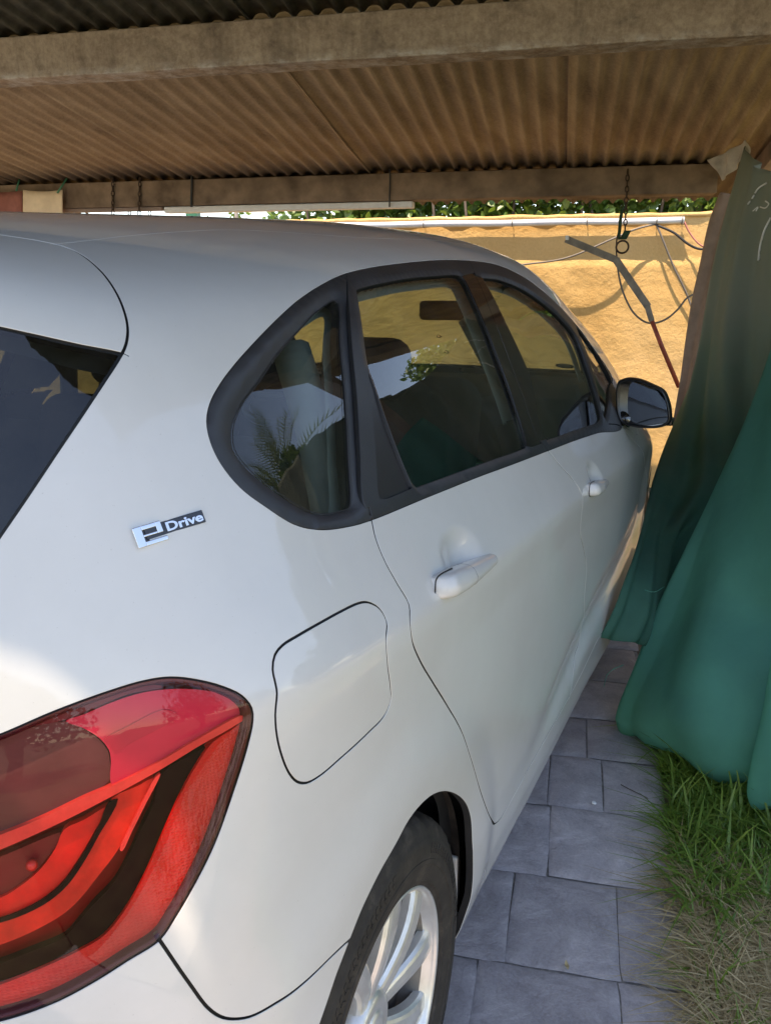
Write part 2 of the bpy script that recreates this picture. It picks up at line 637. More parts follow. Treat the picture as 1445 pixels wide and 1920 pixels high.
def tile_mesh(w, l):
    """a stamped tile: rounded, slightly dished top with worn edges"""
    nx, ny = 7, 7
    vs, fs = [], []
    ph = rng.uniform(0, 9)
    for j in range(ny):
        for i in range(nx):
            fx, fy = i / (nx - 1), j / (ny - 1)
            ex = min(fx, 1 - fx) * w; ey = min(fy, 1 - fy) * l
            e = min(ex, ey)
            z = -0.006 * max(0, 1 - e / 0.012) ** 2 + 0.0022 * math.sin(5.1 * fx + ph) * math.sin(4.3 * fy + 2 * ph)
            # the rows nearest the rim sit close to it
            x = {0: 0, 1: .010 / w, 2: .035 / w}.get(i, None)
            if x is None: x = {nx - 1: 1, nx - 2: 1 - .010 / w, nx - 3: 1 - .035 / w}.get(i, .5)
            y = {0: 0, 1: .010 / l, 2: .035 / l}.get(j, None)
            if y is None: y = {ny - 1: 1, ny - 2: 1 - .010 / l, ny - 3: 1 - .035 / l}.get(j, .5)
            z = (0 if (i in (0, nx - 1) or j in (0, ny - 1)) else .0026) - .0046 + .0016 * math.sin(6 * x + ph) * math.sin(5 * y + 2 * ph)
            wob = 0.0035 * math.sin(19 * (x - y) + ph) * math.cos(7 * x + ph) if (i in (0, nx - 1) or j in (0, ny - 1)) else 0
            vs.append((x * w - w / 2 + wob, y * l - l / 2 + wob, z))
    for j in range(ny - 1):
        for i in range(nx - 1):
            a = j * nx + i
            fs.append((a, a + 1, a + nx + 1, a + nx))
    return make_mesh('paver', vs, fs)


ang = math.atan2(SL[1], SL[0])
for r in range(len(ROWS) - 1):
    js = JOINTS.get(r)
    if js is None:
        js = []
        t = -0.62 + rng.uniform(0, .15)
        while t < EDGE_T - 0.15:
            js.append(t); t += rng.choice((0.17, 0.24, 0.33, 0.36))
    ts = [-0.95] + js + [EDGE_T + rng.uniform(-.012, .012)]
    for k in range(len(ts) - 1):
        gap = 0.0026
        wv_, lv_ = ts[k + 1] - ts[k] - gap, ROWS[r + 1] - ROWS[r] - gap
        p = SP((ROWS[r] + ROWS[r + 1]) / 2, (ts[k] + ts[k + 1]) / 2, 0)
        o = link('paver', tile_mesh(wv_, lv_), M['slate'], paving)
        o.location = (p[0], p[1], -0.0005 + rng.uniform(-.0012, .0012))
        o.rotation_euler = (rng.uniform(-.003, .003), rng.uniform(-.003, .003), ang + rng.uniform(-.006, .006))
big = MB()
for a, b in (((-1.2, .295), (-4.2, EDGE_T)), ((.305, 4.145), (-4.2, -.955)), ((4.155, 6.3), (-4.2, EDGE_T))):
    q = [SP(a[0], b[0], 0), SP(a[0], b[1], 0), SP(a[1], b[1], 0), SP(a[1], b[0], 0)]
    big.add([(p[0], p[1], -.003) for p in q], [(0, 1, 2, 3)])
big.build('paving_sheet', M['slate'], paving)
q = [SP(-3.2, EDGE_T + .004, 0), SP(-3.2, 4.5, 0), SP(.2, 4.5, 0), SP(.2, EDGE_T + .004, 0)]
db = MB().add([(p[0], p[1], -.026) for p in q], [(0, 1, 2, 3)])
tag(db.build('dry_lawn', M['dry_lawn']), kind='structure')
q = [SP(-1.0, EDGE_T + .01, 0), SP(-1.0, 5.2, 0), SP(.05, 5.2, 0), SP(.05, EDGE_T + .01, 0)]
db = MB().add([(p[0], p[1], .001) for p in q] + [(p[0], p[1], -.06) for p in q], [(0, 1, 2, 3), (0, 4, 5, 1), (1, 5, 6, 2), (2, 6, 7, 3), (3, 7, 4, 0)])
tag(db.build('path', M['pale_path']), kind='structure')
q = [SP(.2, EDGE_T + .004, 0), SP(.2, 1.6, 0), SP(6.2, 1.6, 0), SP(6.2, EDGE_T + .004, 0)]
sb = MB().add([(p[0], p[1], -.022) for p in q], [(0, 1, 2, 3)])
tag(sb.build('soil', M['soil']), kind='structure')

# ------------------------------------------------------------------ grass beside the paving (a real tangle of blades)
def blades(n, region, hmin, hmax, w0, lean, straw=False):
    vs, fs = [], []
    for _ in range(n):
        x, y = region()
        h = rng.uniform(hmin, hmax)
        a = rng.uniform(0, 2 * math.pi)
        ln = rng.uniform(*lean)
        d = np.array([math.cos(a), math.sin(a), 0])
        sd_ = np.array([-math.sin(a), math.cos(a), 0])
        tw = rng.uniform(-.8, .8)
        sd_ = sd_ * math.cos(tw) + d * math.sin(tw)
        wd = w0 * rng.uniform(.6, 1.4)
        o = len(vs)
        m_ = 5
        for k in range(m_):
            f = k / (m_ - 1)
            bend = ln * f ** 2
            c = np.array([x, y, -.02]) + d * (h * bend) + np.array([0, 0, h * (f - .42 * min(1, ln) * f * f * min(ln, 1.6))])
            c[2] = max(c[2], -.018 + .004 * f)
            ww = wd * (1 - f) ** .6 if k < m_ - 1 else 0
            if k < m_ - 1:
                vs.append(c - sd_ * ww); vs.append(c + sd_ * ww)
            else:
                vs.append(c)
        for k in range(m_ - 2):
            fs.append((o + 2 * k, o + 2 * k + 1, o + 2 * k + 3, o + 2 * k + 2))
        fs.append((o + 2 * (m_ - 2), o + 2 * (m_ - 2) + 1, o + 2 * (m_ - 1)))
    return vs, fs


def dryness(s, t):
    """1 where the lawn is trodden and dry"""
    return math.exp(-(((s - 1.54) / .30) ** 2 + ((t - .56) / .24) ** 2)) + .8 * math.exp(-(((s - 1.20) / .2) ** 2 + ((t - .52) / .10) ** 2))


def reg(smin, smax, tmin, tmax, want):
    def f():
        while True:
            s, t = rng.uniform(smin, smax), rng.uniform(tmin, tmax)
            e = EDGE_T + .012 * math.sin(9 * s) + .02 * math.sin(23 * s + 1)
            if t < e + .012 and (want == 'green') and rng.random() < .75: continue
            if t < e - .008: continue
            k = dryness(s, t)
            if rng.random() < (k if want == 'dry' else max(0.05, 1 - 1.1 * k)):
                p = SP(s, t, 0)
                return p[0], p[1]
    return f


gv, gf = blades(13000, reg(.75, 2.75, EDGE_T, 1.05, 'green'), .03, .11, .0030, (.2, 1.5))
hv, hf = blades(1700, reg(1.75, 2.6, EDGE_T + .02, .95, 'green'), .08, .18, .0046, (.5, 2.1))
ev, ef = blades(240, reg(.9, 2.2, EDGE_T - .01, EDGE_T + .05, 'green'), .06, .14, .0038, (.6, 1.8))
o1, o2 = len(gv), len(gv) + len(hv)
tag(link('grass', make_mesh('grass', gv + hv + ev, gf + [tuple(i + o1 for i in f) for f in hf] + [tuple(i + o2 for i in f) for f in ef]), M['blade']),
    'tangled green grass growing beside the stamped paving', 'grass', kind='stuff')
gv, gf = blades(17000, reg(.95, 1.98, EDGE_T - .012, .95, 'dry'), .03, .12, .0021, (.9, 2.6))
hv, hf = blades(800, reg(1.4, 2.0, EDGE_T - .02, .62, 'dry'), .05, .11, .0030, (1.2, 2.6))
o1 = len(gv)
tag(link('dry_grass', make_mesh('dry_grass', gv + hv, gf + [tuple(i + o1 for i in f) for f in hf]), M['straw']),
    'dry straw coloured grass lying flat at the lawn edge', 'dry grass', kind='stuff')
gv, gf = blades(9000, reg(-1.2, 4.5, .9, 3.2, 'green'), .05, .12, .006, (.3, 1.4))
tag(link('lawn_grass', make_mesh('lawn_grass', gv, gf), M['blade']), 'rough green lawn beyond the tarp', 'grass', kind='stuff')

# ------------------------------------------------------------------ carport
carport = tag(empty('carport', SP(4.95, .9, 0)), 'open carport of concrete beams under brown corrugated roof sheets', 'carport')
ROOF_A = 0.1315          # fall of the roof
S1, Z1 = 3.53, 2.247


def roof_z(s):
    return Z1 - ROOF_A * (s - S1)


PITCH_W = 0.0822
NW = 14
SHEET_W = PITCH_W * NW
T_SEAM = 0.0


def sheet(s0, s1, t0, dz, mat=None, nw=NW):
    """one corrugated sheet with real thickness"""
    n = nw * 8 + 5
    rows = 3
    vs, uv = [], []
    for k in (0, 1):
        for j in range(rows):
            s = s0 + (s1 - s0) * j / (rows - 1)
            for i in range(n):
                t = t0 + PITCH_W * i / 8
                ph = 2 * math.pi * (t - t0) / PITCH_W
                cz = math.cos(ph)
                z = 0.024 * (.5 - (.5 - .5 * cz) ** 2.2) + dz + roof_z(s) + .016 + (0.006 if k else 0)
                p = SP(s, t + .004 * math.sin(s), z)
                vs.append(p); uv.append((i / (n - 1), (s - s0) / (s1 - s0)))
    fs = []
    N = rows * n
    for j in range(rows - 1):
        for i in range(n - 1):
            a = j * n + i
            fs.append((a, a + n, a + n + 1, a + 1))
            fs.append((N + a, N + a + 1, N + a + n + 1, N + a + n))
    for i in range(n - 1):
        a = i; fs.append((a, a + 1, N + a + 1, N + a))
        a = (rows - 1) * n + i; fs.append((a, N + a, N + a + 1, a + 1))
    for j in range(rows - 1):
        a = j * n; fs.append((a, N + a, N + a + n, a + n))
        a = j * n + n - 1; fs.append((a, a + n, N + a + n, N + a))
    me = make_mesh('roof_sheet', vs, fs)
    ul = me.uv_layers.new(name='uv')
    for lp in me.loops:
        ul.data[lp.index].uv = uv[lp.vertex_index]
    o = link('roof_sheet', me, mat or M['sheet'], carport)
    return o


_p = at_s(1065, 200, 4.2)
t_seam = (_p[:2] - CAM[:2]) @ SL
RIGHT_T = t_seam + 12 * PITCH_W
ROOF_BACK, SLOT = 0.184, 0.060
for k in range(-4, 1):
    t0 = t_seam + k * SHEET_W
    sheet(3.13, 5.84, t0, 0.012 if k % 2 else 0.0, nw=12 if k == 0 else NW)
    if k > -4:
        sheet(ROOF_BACK, 3.19, t0, (0.012 if k % 2 else 0.0) + 0.014, M['sheet_shade_dark'], 12 if k == 0 else NW)
    if -4 < k < -1:
        sheet(-1.5, ROOF_BACK - SLOT, -.45 - SHEET_W * (-1 - k), (0.0 if k % 2 else 0.007) + 0.014, M['sheet_shade_dark'])  # unseen row added to block sun, leaving a narrow slot for the patch


fl = MB()
q = []
for t in (-.560, -.44):
    for s, z in ((ROOF_BACK - SLOT - .06, .075), (ROOF_BACK + .06, .062), (ROOF_BACK + .06, .066), (ROOF_BACK - SLOT - .06, .079)):
        q.append(SP(s, t, roof_z(s) + z))
fl.add(q, [(3, 2, 1, 0), (4, 5, 6, 7), (0, 1, 5, 4), (1, 2, 6, 5), (2, 3, 7, 6), (3, 0, 4, 7)])
fl.build('sun_blocker', M['steel'], carport)  # unseen strip added to cut the sun slot short on the right
sk = MB()
q = []
for t in (-4.2, -.570):
    for s, z in ((ROOF_BACK - SLOT - .03, .058), (ROOF_BACK + .03, .046)):
        q.append(SP(s, t, roof_z(s) + z))
sk.add(q, [(0, 1, 3, 2)])
sk.build('sun_dimmer_strip', M['sun_dimmer'], carport)  # unseen sheet added to dim the sun coming through the slot


def beam_along_t(s, t0, t1, z0, z1, d, name='beam', mat=None):
    b = MB()
    n = 26
    for i in range(n + 1):
        t = t0 + (t1 - t0) * i / n
        j = [rng.uniform(-.002, .002) for _ in range(4)]
        b.v += [tuple(SP(s + j[0], t, z0 + j[1])), tuple(SP(s + d + j[2], t, z0 + j[1])), tuple(SP(s + d + j[2], t, z1)), tuple(SP(s + j[0], t, z1))]
    for i in range(n):
        for k in range(4):
            b.f.append((i * 4 + k, i * 4 + (k + 1) % 4, i * 4 + 4 + (k + 1) % 4, i * 4 + 4 + k))
    b.f.append((3, 2, 1, 0)); b.f.append(tuple(n * 4 + k for k in range(4)))
    return b.build(name, mat or M['beam'], carport, bevel=.006)


SB1, SB2 = 3.09, 5.0
zb1 = CAM[2] + 0.2555 * SB1
beam_along_t(SB1, -5.2, RIGHT_T + .05, zb1, roof_z(SB1) + .012, .12)
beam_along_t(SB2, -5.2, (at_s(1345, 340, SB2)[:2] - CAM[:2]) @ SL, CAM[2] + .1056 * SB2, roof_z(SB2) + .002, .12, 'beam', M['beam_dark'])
beam_along_t(-1.3, -5.2, -.42, roof_z(-1.3) - .13, roof_z(-1.3) - .004, .10)
# board along the right edge of the roof
eb = MB()
q = []
for s in (.22, 5.3):
    for t, z in ((RIGHT_T - .03, -.10), (RIGHT_T + .05, -.10), (RIGHT_T + .05, .0), (RIGHT_T - .03, .0)):
        q.append(SP(s, t, roof_z(s) + z))
eb.add(q, [(3, 2, 1, 0), (4, 5, 6, 7), (0, 1, 5, 4), (1, 2, 6, 5), (2, 3, 7, 6), (3, 0, 4, 7)])
eb.build('edge_board', M['wood'], carport, bevel=.004)
# posts
for s, t in ((4.95, .93), (3.1, RIGHT_T - .0), (4.95, -4.9), (.5, -4.9), (3.1, -4.9)):
    p = SP(s, t, 0)
    A = np.array([[SL[0], SL[1], 0], [SF[0], SF[1], 0], [0, 0, 1]])
    zt = roof_z(s) - (.102 if t > 0 else .14)
    MB().box((p[0], p[1], (zt - .03) / 2), (.045, .045, (zt + .03) / 2), A).build('post', M['wood'], carport, bevel=.005)
rebase(carport, SP(4.95, .93, 0))
# white strip hung under the far beam
a = at_s(310, 382, SB2 + .05); b = at_s(775, 377, SB2 + .05)
A = np.array([[SL[0], SL[1], 0], [SF[0], SF[1], 0], [0, 0, 1]])
gu = MB()
zc = CAM[2] + .1056 * SB2 - .021
ta, tb = (a[:2] - CAM[:2]) @ SL, (b[:2] - CAM[:2]) @ SL
c = SP(SB2 + .06, (ta + tb) / 2, zc)
gu.box(c, ((tb - ta) / 2, .035, .018), A)
tag(gu.build('plastic_gutter', M['white_pvc'], bevel=.006), 'long white plastic strip fixed below the far beam', 'gutter')
c = SP(SB2 + .05, (ta - .36), zc + .008)
tag(MB().box(c, (.35, .03, .010), A).build('batten', M['wood'], bevel=.003), 'short tan batten left of the white strip under the beam', 'batten')

# ------------------------------------------------------------------ the orange wall and what grows over it
SW = 6.30
ZW = CAM[2] + .084 * SW
wall = tag(empty('garden_wall', SP(SW, -2, 0)), 'sunlit orange stucco garden wall beyond the bonnet', 'wall')
nx_, nz_ = 340, 60
vs, fs = [], []
Tl, Tr = -7.0, 3.2
nz2 = nrg.normal(size=(12, 4))
amps = nrg.uniform(.4, 1, 40)
frq = nrg.uniform(1.5, 15, (40, 2))
phs = nrg.uniform(0, 6.28, 40)


def rough(t, z):
    v = 0
    for k in range(40):
        f = frq[k]
        v = v + amps[k] / (1 + .35 * np.hypot(f[0], f[1])) * np.sin(f[0] * t * 1.4 + f[1] * z * 1.6 + phs[k] + 1.2 * np.sin(f[1] * t * .7 + phs[k]))
    return v * 0.0034


for j in range(nz_ + 1):
    for i in range(nx_ + 1):
        t = Tl + (Tr - Tl) * i / nx_; z = ZW * j / nz_
        k = 1.0 if z < ZW - .28 else .25
        vs.append(SP(SW - k * rough(t, z) - .012 * (z < ZW - .30), t, z))
for j in range(nz_):
    for i in range(nx_):
        a = j * (nx_ + 1) + i
        fs.append((a, a + 1, a + nx_ + 2, a + nx_ + 1))
mesh_obj('wall_face', vs, fs, M['stucco'], wall)
b = MB()
c = SP(SW + .105, (Tl + Tr) / 2, ZW / 2)
b.box(c, ((Tr - Tl) / 2, .10, ZW / 2 - .001), A)
c = SP(SW + .09, (Tl + Tr) / 2, ZW + .012)
b.build('wall_core', M['stucco'], wall)
cap = MB()
n = 120
for i in range(n + 1):
    t = Tl + (Tr - Tl) * i / n
    e = rng.uniform(-.006, .006)
    for s, z in ((SW - .012 + e, -.012), (SW + .22, -.012), (SW + .22, .020 + e), (SW - .012 + e, .016 + e)):
        cap.v.append(tuple(SP(s, t, ZW + z + .0)))
for i in range(n):
    for k in range(4):
        cap.f.append((i * 4 + k, i * 4 + 4 + k, i * 4 + 4 + (k + 1) % 4, i * 4 + (k + 1) % 4))
cap.build('wall_cap', M['stucco'], wall, smooth=True)
rebase(wall, SP(SW, -2, 0))


def tS(px, py, s):
    p = at_s(px, py, s)
    return (p[:2] - CAM[:2]) @ SL, p[2]


# white conduit along the wall
t0, z0 = tS(560, 424, SW - .05); t1, z1 = tS(1282, 413, SW - .05)
conduit = tag(empty('conduit', SP(SW - .05, t1, z1)), 'white plastic conduit clipped along the top of the orange wall', 'pipe')
pts = [SP(SW - .045, t0 + (t1 - t0) * k / 20, z0 + (z1 - z0) * k / 20 + .002 * math.sin(k)) for k in range(21)]
MB().tube(pts, .022, 12).build('pipe', M['white_pvc'], conduit, smooth=True)
for px in (623, 794, 960, 1100, 1230, 1278):
    tt, _ = tS(px, 415, SW - .05)
    zz = z0 + (z1 - z0) * (tt - t0) / (t1 - t0)
    cl = MB()
    arc = [SP(SW - .045 + .0245 * math.cos(a_), tt, zz + .0245 * math.sin(a_)) for a_ in np.linspace(0, 2 * math.pi, 13)[:-1]]
    cl.tube(arc, .004, 6, closed=True)
    cl.tube([SP(SW - .02, tt, zz + .022), SP(SW + .005, tt, zz + .03)], .003, 6)
    cl.build('clip', M['steel'], conduit, smooth=True)
rebase(conduit, SP(SW - .045, t1, z1))


def cable(name, pts, r, mat, label, cat='cable'):
    P = catmull(np.array(pts), .02)
    return tag(MB().tube(P, r, 7).build(name, mat, smooth=True), label, cat)


cw = lambda px, py, d: at_s(px, py, SW - d)
cable('cable', [cw(880, 514, .03), cw(975, 497, .04), cw(1060, 484, .10), cw(1150, 447, .11), cw(1190, 430, .08), cw(1228, 420, .05)], .0065, M['grey_cable'],
      'grey cable rising to the conduit clip behind the steel bar')
cable('cable', [cw(1228, 421, .05), cw(1262, 436, .07), cw(1290, 458, .09), cw(1312, 467, .09), cw(1345, 462, .08)], .0085, M['black_cable'],
      'black cable sagging right from the conduit end')
cable('cable', [cw(1230, 421, .05), cw(1242, 450, .06), cw(1262, 500, .06), cw(1290, 560, .05), cw(1312, 640, .05)], .007, M['grey_cable'],
      'brown cable running down the orange wall beside the tarp')
cable('cable', [cw(1282, 416, .045), cw(1292, 436, .05), cw(1312, 459, .07), cw(1340, 470, .08)], .006, plain('pink_flex', (.45, .16, .13), .6),
      'thin pink flex leaving the right end of the conduit')
SCH = 5.02
ck = lambda px, py, s=SCH: at_s(px, py, s)
cable('looped_cable', [ck(1156, 490), ck(1160, 520), ck(1170, 555), ck(1190, 590), ck(1216, 606), ck(1245, 600), ck(1270, 580), ck(1288, 558), ck(1305, 550)], .0055,
      M['grey_cable'], 'thin olive cable hanging in a wide loop in front of the wall')

# chain, ring and steel bar hanging from the far beam
def chain(P0, P1, label, group, r=.0035, ln=.034, mat=None, sag=0):
    root = tag(empty('chain', P0), label, 'chain', group)
    d = np.array(P1) - np.array(P0)
    L_ = np.linalg.norm(d)
    m_ = max(2, int(L_ / (ln * .78)))
    T = d / L_
    u = unit(np.cross(T, [SF[0], SF[1], .1])); v = np.cross(T, u)
    for i in range(m_):
        c = np.array(P0) + d * (i + .5) / m_
        a_, b_ = (u, v) if i % 2 else (v, u)
        a_ = unit(a_ + rng.uniform(-.3, .3) * b_)
        pts = [c + T * (ln / 2) * math.cos(q_) * (1 if True else 1) + a_ * (ln * .27) * math.sin(q_) for q_ in np.linspace(0, 2 * math.pi, 13)[:-1]]
        MB().tube(pts, r, 5, closed=True).build('link', mat or M['rust'], root, smooth=True)
    rebase(root, P0)
    return root


zbt = CAM[2] + .1056 * SB2
def face(px, py): return at_s(px, py, SB2 - .012)
chain(face(1176, 318), ck(1171, 432, SB2 - .012), 'rusty chain hanging down the beam above the steel bar', 'chains hanging from the far beam')
chain(face(212, 332), face(212, 402), 'rusty chain hanging on the beam beside the cream cloth', 'chains hanging from the far beam')
chain(face(263, 332), face(261, 404), 'second rusty chain on the beam, right of the one by the cream cloth', 'chains hanging from the far beam')
chain(at_s(281, 384, SB2 + .07), at_s(281, 405, SB2 + .07), 'short stub of chain below the beam, furthest right of the left chains', 'chains hanging from the far beam')
chain(at_s(243, 386, SB2 + .07), at_s(243, 404, SB2 + .07), 'short stub of chain below the beam between the two long left chains', 'chains hanging from the far beam')
for px, lab in ((360, 'black strap tied round the beam above the green post'), (731, 'thin black cord tied round the beam near the end of the white strip')):
    pts = [at_s(px, 318, SB2 - .008), at_s(px, 345, SB2 - .010), at_s(px - 1, 372, SB2 - .010), at_s(px - 1, 388, SB2 - .004)]
    tag(MB().tube(catmull(np.array(pts), .01), .0075 if px < 400 else .0045, 6).build('strap', M['black_cable'], smooth=True), lab, 'strap')
hang = tag(empty('hanging_bar', ck(1156, 490)), 'bent grey steel bar with a red lower end hanging from the chain', 'steel bar')
P = [ck(1060, 448, 4.95), ck(1154, 487), ck(1214, 575), ck(1224, 592)]
w_ = unit(np.cross(P[1] - P[0], [SF[0], SF[1], 0]))


def flat(name, p, q, wd, th, mat):
    T = unit(q - p); U_ = unit(np.cross(T, [SF[0], SF[1], 0])); W_ = np.cross(T, U_)
    MB().box((p + q) / 2, (np.linalg.norm(q - p) / 2, wd / 2, th / 2), np.array([T, U_, W_])).build(name, mat, hang, bevel=.002)


flat('bar', P[0], P[1], .038, .014, M['steel'])
flat('bar', P[1] + unit(P[1] - P[2]) * .004, P[2], .040, .014, M['steel'])
flat('coupling', P[2] - unit(P[3] - P[2]) * .012, ck(1221, 602), .030, .028, M['steel'])
MB().tube(np.array([ck(1219, 596), ck(1240, 650), ck(1272, 726)]), .0125, 10).build('pole', M['red_pole'], hang, smooth=True)
MB().box(ck(1063, 446, 4.95), (.010, .010, .012), np.eye(3)).build('end_cap', M['white_pvc'], hang, bevel=.003)
ring = ck(1166, 463)
pts = [ring + .033 * (math.cos(a_) * np.array([SL[0], SL[1], 0]) + math.sin(a_) * np.array([0, 0, 1])) for a_ in np.linspace(0, 2 * math.pi, 21)[:-1]]
MB().tube(pts, .0055, 7, closed=True).build('ring', M['rust'], hang, smooth=True)
MB().tube(catmull(np.array([ck(1157, 440), ck(1155, 455), ck(1155, 475), ck(1157, 492)]), .01), .004, 6).build('wire', M['rust'], hang, smooth=True)
rebase(hang, ck(1156, 490))
sp_ = catmull(np.array([ck(1173, 386), ck(1167, 392), ck(1163, 408), ck(1161, 430), ck(1160, 446), ck(1166, 449), ck(1172, 440), ck(1176, 432)]), .006)
st = MB()
for i, p in enumerate(sp_):
    e = np.array([SL[0], SL[1], 0]) * (.009 + .010 * (i > len(sp_) * .7))
    st.v += [tuple(p - e), tuple(p + e), tuple(p + e + np.array([SF[0], SF[1], 0]) * .004), tuple(p - e + np.array([SF[0], SF[1], 0]) * .004)]
for i in range(len(sp_) - 1):
    for k in range(4):
        st.f.append((i * 4 + k, i * 4 + (k + 1) % 4, i * 4 + 4 + (k + 1) % 4, i * 4 + 4 + k))
tag(st.build('webbing_strap', M['green_strap'], smooth=True), 'dark green webbing strap knotted round the hanging chain', 'strap')

# cloths hung on the beam at the left
def cloth(px0, px1, py0, py1, s, mat, label, waves):
    n, m_ = 24, 10
    vs, fs = [], []
    for j in range(m_ + 1):
        for i in range(n + 1):
            fx, fy = i / n, j / m_
            p = at_s(px0 + (px1 - px0) * fx, py0 + (py1 - py0) * fy + 3 * math.sin(math.pi * fx) * (1 - fy), s - .02 + .008 * math.sin(waves * fx * 6.28) * (.3 + fy))
            vs.append(p)
    for j in range(m_):
        for i in range(n):
            a = j * (n + 1) + i
            fs.append((a, a + 1, a + n + 2, a + n + 1))
    o = mesh_obj('hanging_cloth', vs, fs, mat)
    md = o.modifiers.new('thick', 'SOLIDIFY'); md.thickness = .003
    return tag(o, label, 'cloth')


cloth(44, 118, 356, 470, SB2 - .02, M['cream_cloth'], 'cream cloth tied by a green cord below the beam', 1.5)
cloth(-60, 43, 358, 480, SB2 - .012, M['brown_cloth'], 'maroon cloth hanging left of the cream one', 3)
for a_, b_, lab in (((37, 336), (31, 358), 'green cord tying the maroon cloth to the beam'), ((126, 334), (108, 362), 'green cord tying the cream cloth to the beam')):
    tag(MB().tube(np.array([at_s(*a_, SB2 - .03), at_s(*b_, SB2 - .045)]), .006, 6).build('cord', M['green_paint'], smooth=True), lab, 'cord')

# things beyond the wall, seen through the slot under the roof
p = at_s(362, 398, 8.5)
gp = MB().box((p[0], p[1], 1.15), (.062, .05, 1.15), A)
tag(gp.build('green_post', M['green_paint'], bevel=.004), 'green painted post standing beyond the wall', 'post')
p = at_s(443, 398, 12)
tag(MB().tube(np.array([(p[0], p[1], 0), (p[0], p[1], 3.2)]), .03, 8).build('thin_pole', M['grey_cable'], smooth=True), 'thin grey pole far beyond the wall', 'pole')


def leaf_cloud(n, pos, size, normal_bias=(0, -.3, .6)):
    vs, fs = [], []
    nb = np.array(normal_bias)
    for _ in range(n):
        c = np.array(pos())
        l = size * rng.uniform(.6, 1.3)
        nn = unit(nrg.normal(size=3) * .8 + nb)
        a = unit(np.cross(nn, nrg.normal(size=3)))
        b_ = np.cross(nn, a)
        o = len(vs)
        vs += [c - a * l * .5, c - a * l * .12 + b_ * l * .36 + nn * l * .07, c + a * l * .30 + b_ * l * .24 + nn * l * .04, c + a * l * .55, c + a * l * .30 - b_ * l * .24 + nn * l * .04, c - a * l * .12 - b_ * l * .36 + nn * l * .07]
        fs += [(o, o + 3, o + 2, o + 1), (o, o + 5, o + 4, o + 3)]
    return vs, fs


cl = tag(empty('climbing_plant', SP(6.9, .5, 0)), 'bright green climber spilling along the top of the orange wall', 'climbing plant')
t_l = tS(565, 400, 6.8)[0]


def pos():
    while True:
        t = rng.uniform(t_l - .3, 2.6)
        f = sst(t_l - .3, t_l + .35, t)
        if rng.random() > .25 + .75 * f: continue
        z = ZW + rng.uniform(-.1, .9)
        s = 6.62 + rng.uniform(0, .9) + .15 * math.sin(5 * t)
        k = math.sin(t * 7) + math.sin(t * 3.1 + z * 9) + math.sin(z * 13 - s * 8)
        if rng.random() < .28 and k < 0: continue
        return SP(s, t, z)


lv, lf = leaf_cloud(20000, pos, .075, (-.1, -.5, .7))
link('foliage', make_mesh('foliage', lv, lf, smooth=False), M['leaf'], cl)
for k in range(14):
    t = t_l + k * .26
    pts = catmull(np.array([SP(6.85, t, .0), SP(6.8 + rng.uniform(-.1, .1), t + .1, 1.2), SP(6.75, t + rng.uniform(-.2, .3), ZW + .5)]), .1)
    MB().tube(pts, .011, 6).build('stem', M['bark'], cl, smooth=True)
rebase(cl, SP(6.9, .5, 0))


def tree(name, loc, h, r, n, leaf, mat, label, lsize, trunk_h=.35, group=None):
    root = tag(empty(name, loc), label, 'tree', group)
    cx, cy = loc[0], loc[1]
    clumps = []
    for _ in range(26):
        d = unit(nrg.normal(size=3)); d[2] = abs(d[2]) * 1.1 - .35
        clumps.append((np.array([cx, cy, h * (trunk_h + (1 - trunk_h) * .45)]) + d * np.array([r, r, h * (1 - trunk_h) * .5]) * rng.uniform(.35, .95), r * rng.uniform(.25, .5)))
    def pos():
        c, rr = rng.choice(clumps)
        d = unit(nrg.normal(size=3))
        return c + d * rr * rng.uniform(.5, 1) ** .5
    lv, lf = leaf_cloud(n, pos, lsize, (0, 0, .5))
    link('crown', make_mesh('crown', lv, lf, smooth=False), mat, root)
    tr = MB()
    tr.tube(catmull(np.array([(cx, cy, -.05), (cx + .05, cy, h * .25), (cx - .04, cy + .05, h * .5), (cx, cy, h * .75)]), .15), np.linspace(r * .11, r * .03, len(catmull(np.array([(cx, cy, -.05), (cx + .05, cy, h * .25), (cx - .04, cy + .05, h * .5), (cx, cy, h * .75)]), .15))), 9)
    for c, rr in clumps[:9]:
        pp = catmull(np.array([(cx, cy, h * trunk_h * .8), (np.array([cx, cy, c[2] * .8]) + c) / 2, c]), .2)
        tr.tube(pp, np.linspace(r * .05, r * .012, len(pp)), 6)
    tr.build('trunk', M['bark'], root, smooth=True)
    rebase(root, loc)
    return root


# garden to the right and behind, mirrored in the windows and the paint
spots = [((4.7, 6.9), 4.2, 1.2, 'bushy tree beyond the wall mirrored low in the small side window'), ((6.7, 6.7), 4.4, 1.4, 'tall tree beyond the wall right of the palm'), ((8.2, 4.4), 2.9, 1.5, 'round bushy tree mirrored in the small rear side window'), ((10.2, 7.6), 3.6, 1.9, 'tall leafy tree behind the palm in the garden'),
         ((6.6, 8.4), 2.6, 1.5, 'low leafy tree beyond the tarp'), ((10.8, .6), 3.3, 1.8, 'broad leafy tree level with the car in the garden'),
         ((9.6, -4.6), 3.4, 1.9, 'leafy tree to the right behind the car'), ((4.5, -9.0), 3.2, 1.9, 'leafy tree behind the car at the lawn end'),
         ((-1.5, -10.5), 3.6, 2.1, 'broad leafy tree straight behind the car'), ((-7.5, -8.0), 3.4, 2.0, 'leafy tree behind the car to the left')]
for (x, y), h, r, lab in spots:
    tree('garden_tree', (x, y, -.035), h, r, 9000 if 4 < x < 7 and y > 6 else 3800, None, M['leaf2'], lab, .17, .18, 'trees round the garden')
